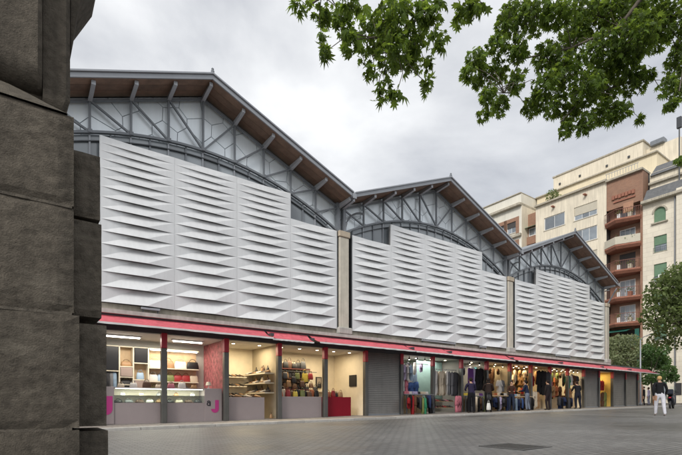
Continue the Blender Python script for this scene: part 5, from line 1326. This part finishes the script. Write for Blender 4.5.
def chain(pts, r0, r1, mb=boughs):
    n = len(pts); mb.tube([PL(p) for p in pts], [r1+(r0-r1)*(1-i/(n-1))**2.6 for i in range(n)], 8)
top = (8.2, 2.0, 6.4)
chain([top, (6.2,3.2,7.7), (3.6,4.6,7.9), (2.2,5.4,7.4), hubL[0], hubL[2], hubL[3], (0.55,5.7,4.9)], 0.15, 0.012)
chain([(2.2,5.4,7.4), (1.2,5.5,6.9), hubL[1], hubL[4], (-0.35,5.6,5.7)], 0.05, 0.01); chain([hubL[0], hubL[5], (1.7,5.7,5.6)], 0.03, 0.01)
chain([top, (8.0,4.6,8.2), (6.8,6.6,8.8), hubR[0], hubR[1], hubR[2], hubR[3], hubR[7]], 0.17, 0.012)
chain([hubR[1], hubR[5], hubR[4], (4.0,8.3,5.9)], 0.05, 0.01); chain([hubR[0], (6.2,8.0,7.6), hubR[6], (6.1,8.2,6.4)], 0.05, 0.01)
chain([(8.0,4.6,8.2), (7.9,6.6,7.4), (7.5,8.0,6.4), hubR[8]], 0.05, 0.012)
boughs.build('bough', BARK, plane, True)
grow(left_cl, 5.7, 0.38, 0.86, hubL); grow([(x, y, a*1.12, b*1.1) for x, y, a, b in right_cl], 8.1, 1.1, 0.80, hubR)
twigs.build('twig', BARK, plane)['kind'] = 'stuff'
rnd.shuffle(leaves)
crown = MB(); nobj = 0
def leaf_rot():
    tilt = abs(rnd.gauss(0, 0.55)); az = rnd.uniform(0, 2*math.pi)
    M1 = Matrix.Rotation(rnd.uniform(0, 2*math.pi), 3, 'Z')
    return Matrix.Rotation(az, 3, 'Z') @ Matrix.Rotation(min(1.4, tilt+0.25), 3, 'Y') @ Matrix.Rotation(rnd.gauss(0, 0.35), 3, 'X')
for i, (c, sc, _) in enumerate(leaves):
    rt = leaf_rot()
    if c.y < 7 and nobj < 300:
        o = put('leaf', LM[i % 4], plane, PL(c)); o.rotation_euler = rt.to_euler(); o.scale = (sc, sc, sc); nobj += 1
    else:
        v = leaf_mesh_pts(0.185*sc, (0.5, 0.9, 1.4, -0.3)[i % 4]); b = len(crown.v); off = PL(c)
        crown.v += [tuple(rt @ Vector(q)+off) for q in v]; crown.f += [tuple(b+j for j in f) for f in leaf_faces]; crown.mi += [0]*len(leaf_faces)
crown.build('crown', LEAF_F, plane)['kind'] = 'stuff'

# ================================================================== STREET LAMP AND PARKED SCOOTER
bx = base_at(640.5, 37)
lp = thing('street_lamp', 'slim pale grey street lamp post at the end of the shop row', 'street lamp', bx)
MB().lathe([(0.11, 0), (0.11, 0.25), (0.07, 0.32), (0.06, 2.0), (0.045, 5.4)], (0,0), 12).build('pole', FASCIA, lp, True)
MB().tube([(0,0,5.35),(0.1,-0.2,5.6),(0.3,-0.75,5.75)], 0.03, 6).build('arm', FASCIA, lp); MB().ell((0.33,-0.85,5.74), (0.13,0.28,0.07)).build('lamp_head', STEEL, lp, True)

bx = base_at(671.5, 29)
sc = thing('motor_scooter', 'dark blue motor scooter parked at the street corner beside the woman', 'scooter', bx, -0.75)
NAVP = M('dark blue paint', (0.018, 0.022, 0.035), 0.25, 0.2, 0.05)
mb = MB()
secs = [(-0.62,0.10,0.62,0.80),(-0.45,0.17,0.42,0.86),(-0.15,0.18,0.30,0.82),(0.05,0.17,0.26,0.60),(0.12,0.17,0.24,0.34),(0.38,0.17,0.22,0.32),(0.46,0.19,0.24,0.85),(0.58,0.15,0.34,1.02),(0.66,0.08,0.55,0.98)]
for x, hw, z0, z1 in secs:
    for k in range(10):
        an = 2*math.pi*k/10; ca, sa_ = math.cos(an), math.sin(an); mb.v.append((math.copysign(abs(ca)**0.6, ca)*hw, x, (z0+z1)/2+math.copysign(abs(sa_)**0.6, sa_)*(z1-z0)/2))
for j in range(len(secs)-1):
    for k in range(10): q = j*10+k; q2 = j*10+(k+1)%10; mb.f.append((q,q2,q2+10,q+10)); mb.mi.append(0)
mb.f += [tuple(range(10)), tuple(80+k for k in range(9,-1,-1))]; mb.mi += [0, 0]
mb.build('body', NAVP, sc, True)
for y in (-0.55, 0.72):
    w = MB(); n = 16
    for r, x in ((0.14,-0.05),(0.24,-0.05),(0.26,0.0),(0.24,0.05),(0.14,0.05)):
        for k in range(n): w.v.append((x, y+r*math.cos(2*math.pi*k/n), 0.26+r*math.sin(2*math.pi*k/n)))
    for j in range(5):
        for k in range(n): w.f.append((j*n+k, j*n+(k+1)%n, ((j+1)%5)*n+(k+1)%n, ((j+1)%5)*n+k)); w.mi.append(0)
    w.ell((0,y,0.26),(0.03,0.13,0.13),10,6); w.build('wheel', BLACKM, sc, True)
MB().cbox(-0.16, 0.16, -0.55, 0.08, 0.84, 0.93, 0.03).build('seat', BLACKM, sc)
MB().tube([(-0.33,0.40,1.04),(-0.1,0.52,1.06),(0.1,0.52,1.06),(0.33,0.40,1.04)], 0.02, 6).build('handlebar', BLACKM, sc)
MB().prism([(-0.2,1.05),(0.2,1.05),(0.15,1.42),(-0.15,1.42)], 0.60, 0.61).build('windscreen', VGLASS, sc)
MB().cbox(-0.2, 0.2, -0.86, -0.56, 0.90, 1.22, 0.05).build('top_box', NAVP, sc)
MB().cbox(-0.07, 0.07, -0.67, -0.63, 0.66, 0.74, 0.01).build('tail_light', RED, sc)

# ================================================================== PEOPLE
SKIN = M('skin', (0.42, 0.25, 0.17), 0.55, 0, 0.06); people = []
def person(label, x, y, z, H, face, top, low, hair, shoes=(0.03,0.025,0.02), pose='stand', sleeves=True, skirt=False, hairlong=False, bag=None, stout=1.0, group=None, seed=0):
    # skeleton in metres for height 1.70, front towards -y
    k = H/1.70; V = []; E = []; Rr = []; Z = []
    def add(p, r, zone, par=None):
        V.append(Vector(p)*k); Rr.append((r if not hasattr(r,'__len__') else r)); Z.append(zone)
        if par is not None: E.append((par, len(V)-1))
        return len(V)-1
    st = stout
    lean = {'stand':0.0,'lean':0.16,'walk':0.05,'browse':0.10}[pose]
    pel = add((0, 0, 0.93), (0.155*st, 0.125*st), 'low')
    wa = add((0, -lean*0.35, 1.10), (0.145*st, 0.11*st), 'top', pel); ch = add((0, -lean*0.8, 1.28), (0.165*st, 0.12*st), 'top', wa); sh = add((0, -lean, 1.41), (0.13, 0.085), 'top', ch)
    ne = add((0, -lean-0.02, 1.485), 0.052, 'skin', sh); h1 = add((0, -lean-0.05, 1.55), (0.068,0.078), 'skin', ne); h2 = add((0, -lean-0.05, 1.62), (0.075,0.092), 'skin', h1); h3 = add((0, -lean-0.035, 1.665), (0.052,0.065), 'skin', h2)
    for sg in (-1, 1):
        a1 = add((sg*0.165*st, -lean+0.01, 1.39), 0.062*st, 'top', sh)
        if pose in ('lean', 'browse'): el, wr, hd = (sg*0.225*st, -lean-0.08, 1.13), (sg*0.15, -lean-0.32, 1.10), (sg*0.13, -lean-0.40, 1.11)
        elif pose == 'walk': el, wr, hd = (sg*0.235*st, 0.03+sg*0.08, 1.12), (sg*0.225*st, -0.08+sg*0.16, 0.90), (sg*0.21*st, -0.12+sg*0.17, 0.82)
        else: el, wr, hd = (sg*0.225*st, 0.02, 1.12), (sg*0.22*st, -0.05, 0.88), (sg*0.20*st, -0.07, 0.80)
        e = add(el, 0.048*st, 'top' if sleeves else 'skin', a1); w = add(wr, 0.034, 'top' if sleeves else 'skin', e); hnd = add(hd, (0.032, 0.02), 'skin', w)
        dirv = (Vector(hd)-Vector(wr)).normalized()
        for q in range(4):
            off = Vector((0.0, 0, 0))+Vector((0.012*(q-1.5), 0.012*(q-1.5), 0)); f0 = Vector(hd)+dirv*0.03+off
            f1 = f0+dirv*(0.042+0.006*(1.5-abs(q-1.5)))+Vector((0,0,-0.012)); f2 = f1+dirv*0.03+Vector((0,-0.006,-0.02))
            i1 = add(f0, 0.011, 'skin', hnd); i2 = add(f1, 0.009, 'skin', i1); add(f2, 0.008, 'skin', i2)
        t1 = add(Vector(hd)+Vector((-sg*0.038, -0.012, 0.0)), 0.011, 'skin', hnd); add(Vector(hd)+Vector((-sg*0.05, -0.02, 0))+dirv*0.045, 0.009, 'skin', t1)
        stride = {'walk': sg*0.20, 'stand': sg*0.02, 'lean': sg*0.06, 'browse': sg*0.04}[pose]
        hp = add((sg*0.095*st, 0, 0.86), (0.10*st, 0.105*st), 'low', pel); kn = add((sg*0.10*st, -0.03-stride*0.45, 0.49), 0.070*st, 'low', hp)
        an = add((sg*0.10*st, 0.03-stride, 0.10), 0.052*st, 'low' if not skirt else 'skin', kn)
        hl_ = add((sg*0.10*st, 0.05-stride, 0.045), 0.042, 'shoe', an); add((sg*0.11*st, -0.14-stride, 0.032), (0.044, 0.030), 'shoe', hl_)
    me = bpy.data.meshes.new('person'); me.from_pydata([tuple(v) for v in V], E, [])
    o = bpy.data.objects.new('person', me); COL.objects.link(o)
    md = o.modifiers.new('Skin', 'SKIN'); md.use_smooth_shade = True; md.branch_smoothing = 0.3
    if not me.skin_vertices: raise RuntimeError('no skin layer')
    for i, sv_ in enumerate(me.skin_vertices[0].data):
        r = Rr[i]; r = r if hasattr(r, '__len__') else (r, r); sv_.radius = (r[0]*k, r[1]*k); sv_.use_root = (i == 0)
    sb = o.modifiers.new('Sub', 'SUBSURF'); sb.levels = 1; sb.render_levels = 1
    people.append(dict(o=o, V=V, E=E, Z=Z, k=k, loc=(x,y,z), face=face, top=top, low=low, hair=hair, shoes=shoes, label=label, group=group, hl=hairlong, lean=lean, skirt=skirt, bag=bag, pose=pose))
def finish_people():
    dg = bpy.context.evaluated_depsgraph_get(); dg.update()
    for P_ in people:
        o = P_['o']; me = bpy.data.meshes.new_from_object(o.evaluated_get(dg)); o.modifiers.clear(); o.data = me
        k = P_['k']; lean = P_['lean']
        me.materials.clear()
        for m in (SKIN, colmat(P_['top'], 0.85), colmat(P_['low'], 0.85), colmat(P_['shoes'], 0.5)): me.materials.append(m)
        zi = {'skin':0,'top':1,'low':2,'shoe':3}
        segs = [(P_['V'][a], P_['V'][b], P_['Z'][b] if P_['Z'][b] != 'skin' or P_['Z'][a] == 'skin' else None, a, b) for a, b in P_['E']]
        for p in me.polygons:
            c = p.center; best = None; bd = 1e9
            for i, v in enumerate(P_['V']):
                pass
            for a, b, z, ia, ib in segs:
                ab = b-a; t = max(0, min(1, (c-a).dot(ab)/max(1e-9, ab.dot(ab)))); d = (a+ab*t-c).length
                if d < bd: bd = d; best = P_['Z'][ib] if t > 0.45 else P_['Z'][ia]
            if P_['Z'] and best == 'low' and c.z > 0.97*k: best = 'top'
            p.material_index = zi[best]
        mn = min(v.co.z for v in me.vertices)
        for v in me.vertices: v.co.z -= mn
        me.polygons.foreach_set('use_smooth', [True]*len(me.polygons)); me.update()
        o.location = P_['loc']; o.rotation_euler = (0, 0, P_['face']); tag(o, P_['label'], 'person', P_['group'])
        hm = colmat(P_['hair'], 0.7); hc = Vector((0, -lean-0.03, 1.625))*k
        hb_ = MB(); hb_.ell((hc.x, hc.y+0.018*k, hc.z+0.015*k), (0.092*k, 0.105*k, 0.098*k), 12, 8)
        keep = [v for v in hb_.v]
        hb_.v = [(x, (y if y > hc.y-0.035*k else hc.y-0.035*k-(hc.y-0.035*k-y)*(0.9 if z > hc.z+0.05*k else 0.1)), z) for x, y, z in hb_.v]
        if P_['hl']:
            hb_.ell((hc.x, hc.y+0.055*k, hc.z-0.13*k), (0.085*k, 0.055*k, 0.16*k), 10, 7)
        ho = hb_.build('hair', hm, o, True); ho.location = (0, 0, -mn)
        fc = MB()
        for sg in (-1, 1): fc.ell((sg*0.031*k, hc.y-0.098*k, hc.z-0.012*k), (0.013*k, 0.008*k, 0.008*k), 6, 4, 1)
        fc.ell((0, hc.y-0.108*k, hc.z-0.045*k), (0.013*k, 0.020*k, 0.026*k), 6, 5, 0); fc.ell((0, hc.y-0.088*k, hc.z-0.088*k), (0.026*k, 0.010*k, 0.007*k), 6, 4, 2)
        for sg in (-1, 1): fc.ell((sg*0.084*k, hc.y+0.0*k, hc.z-0.03*k), (0.012*k, 0.02*k, 0.032*k), 6, 5, 0)
        fo = fc.build('face', [SKIN, BLACKM, colmat((0.30, 0.10, 0.09))], o, True); fo.location = (0, 0, -mn)
        if P_['skirt']:
            sk = MB().lathe([(0.20*k, 0.42*k), (0.17*k, 0.75*k), (0.14*k, 1.0*k)], (0,0), 14).build('skirt', colmat(P_['low'], 0.85), o, True)
def face_dir(dx, dy): return math.atan2(dx, -dy)     # rotation so that the front (-y) looks along (dx, dy)
IN = face_dir(N[0], N[1])                            # looking into the shops
def stand_at(px, u, zoff=0.0):
    s = on_u(px, 0, u)[0]; p = W(s, u, pz(s)+0.003); return p.x, p.y, p.z
def on_road(px, py):
    s, u = road_pt(px, py); p = W(s, u, gz(s)+0.002); return p.x, p.y, p.z
person('blond woman in black top and white trousers walking away across the paved street', *on_road(660, 415.6), 1.58, face_dir(0.35, 1), (0.012,0.012,0.014), (0.55,0.55,0.60), (0.48,0.32,0.14), (0.35,0.3,0.28), 'walk', True, stout=1.18)
person('person in dark purple top and black trousers browsing at the teal walled stall', *stand_at(471.5, -1.0), 1.66, IN-0.6, (0.022,0.018,0.042), (0.008,0.008,0.010), (0.02,0.014,0.01), pose='browse', stout=1.15)
person('long haired woman in brown and black clothes with bags leaning over the stall table', *stand_at(488.5, -1.05), 1.66, IN-0.9, (0.022,0.014,0.012), (0.008,0.007,0.007), (0.014,0.009,0.007), pose='lean', hairlong=True, stout=1.15)
person('person in navy jacket and light jeans browsing at the golden double stall', *stand_at(527.5, -1.0), 1.62, IN+0.3, (0.012,0.018,0.04), (0.13,0.15,0.19), (0.012,0.01,0.01), pose='browse', stout=1.15)
person('person in brown top bending inside the golden double stall', *stand_at(511.5, -0.6), 1.58, IN+2.2, (0.05,0.025,0.018), (0.02,0.028,0.05), (0.015,0.01,0.008), pose='browse')
person('slim person in black standing close to the golden double stall', *stand_at(548, -1.05), 1.66, IN-0.2, (0.016,0.013,0.014), (0.02,0.014,0.016), (0.015,0.01,0.01), pose='stand')
person('stout person in a long black coat browsing next to the narrow shutter', *stand_at(578, -1.0), 1.66, IN-0.5, (0.012,0.012,0.016), (0.013,0.014,0.022), (0.03,0.015,0.012), pose='browse', stout=1.25)
def far(px, Y):
    x, y, z = base_at(px, Y); return x, y, z+0.002
person('person in black clothes waiting at the end of the shop row', *far(644, 39), 1.62, IN+0.5, (0.012,0.012,0.014), (0.014,0.012,0.014), (0.03,0.018,0.012))
person('person in lavender shirt and grey trousers at the street corner', *far(648.8, 40.5), 1.58, IN, (0.50,0.45,0.62), (0.20,0.20,0.26), (0.05,0.03,0.02))
person('person in dark top and brown trousers standing beyond the blond woman', *far(654.5, 33), 1.66, IN+0.2, (0.022,0.02,0.02), (0.20,0.095,0.035), (0.03,0.02,0.015), stout=1.1)
finish_people()
# bags carried by the leaning woman
s_, u_ = to_su(*stand_at(486, -1.15)[:2]); z_ = pz(s_)
bo = handbag(s_+0.05, u_-0.12, z_+0.62, 0.32, 0.26, BLK, 'hanging from the arm of the long haired woman')
bo = handbag(s_+0.0, u_-0.15, z_+0.12, 0.24, 0.34, WHT, 'carried low by the long haired woman')
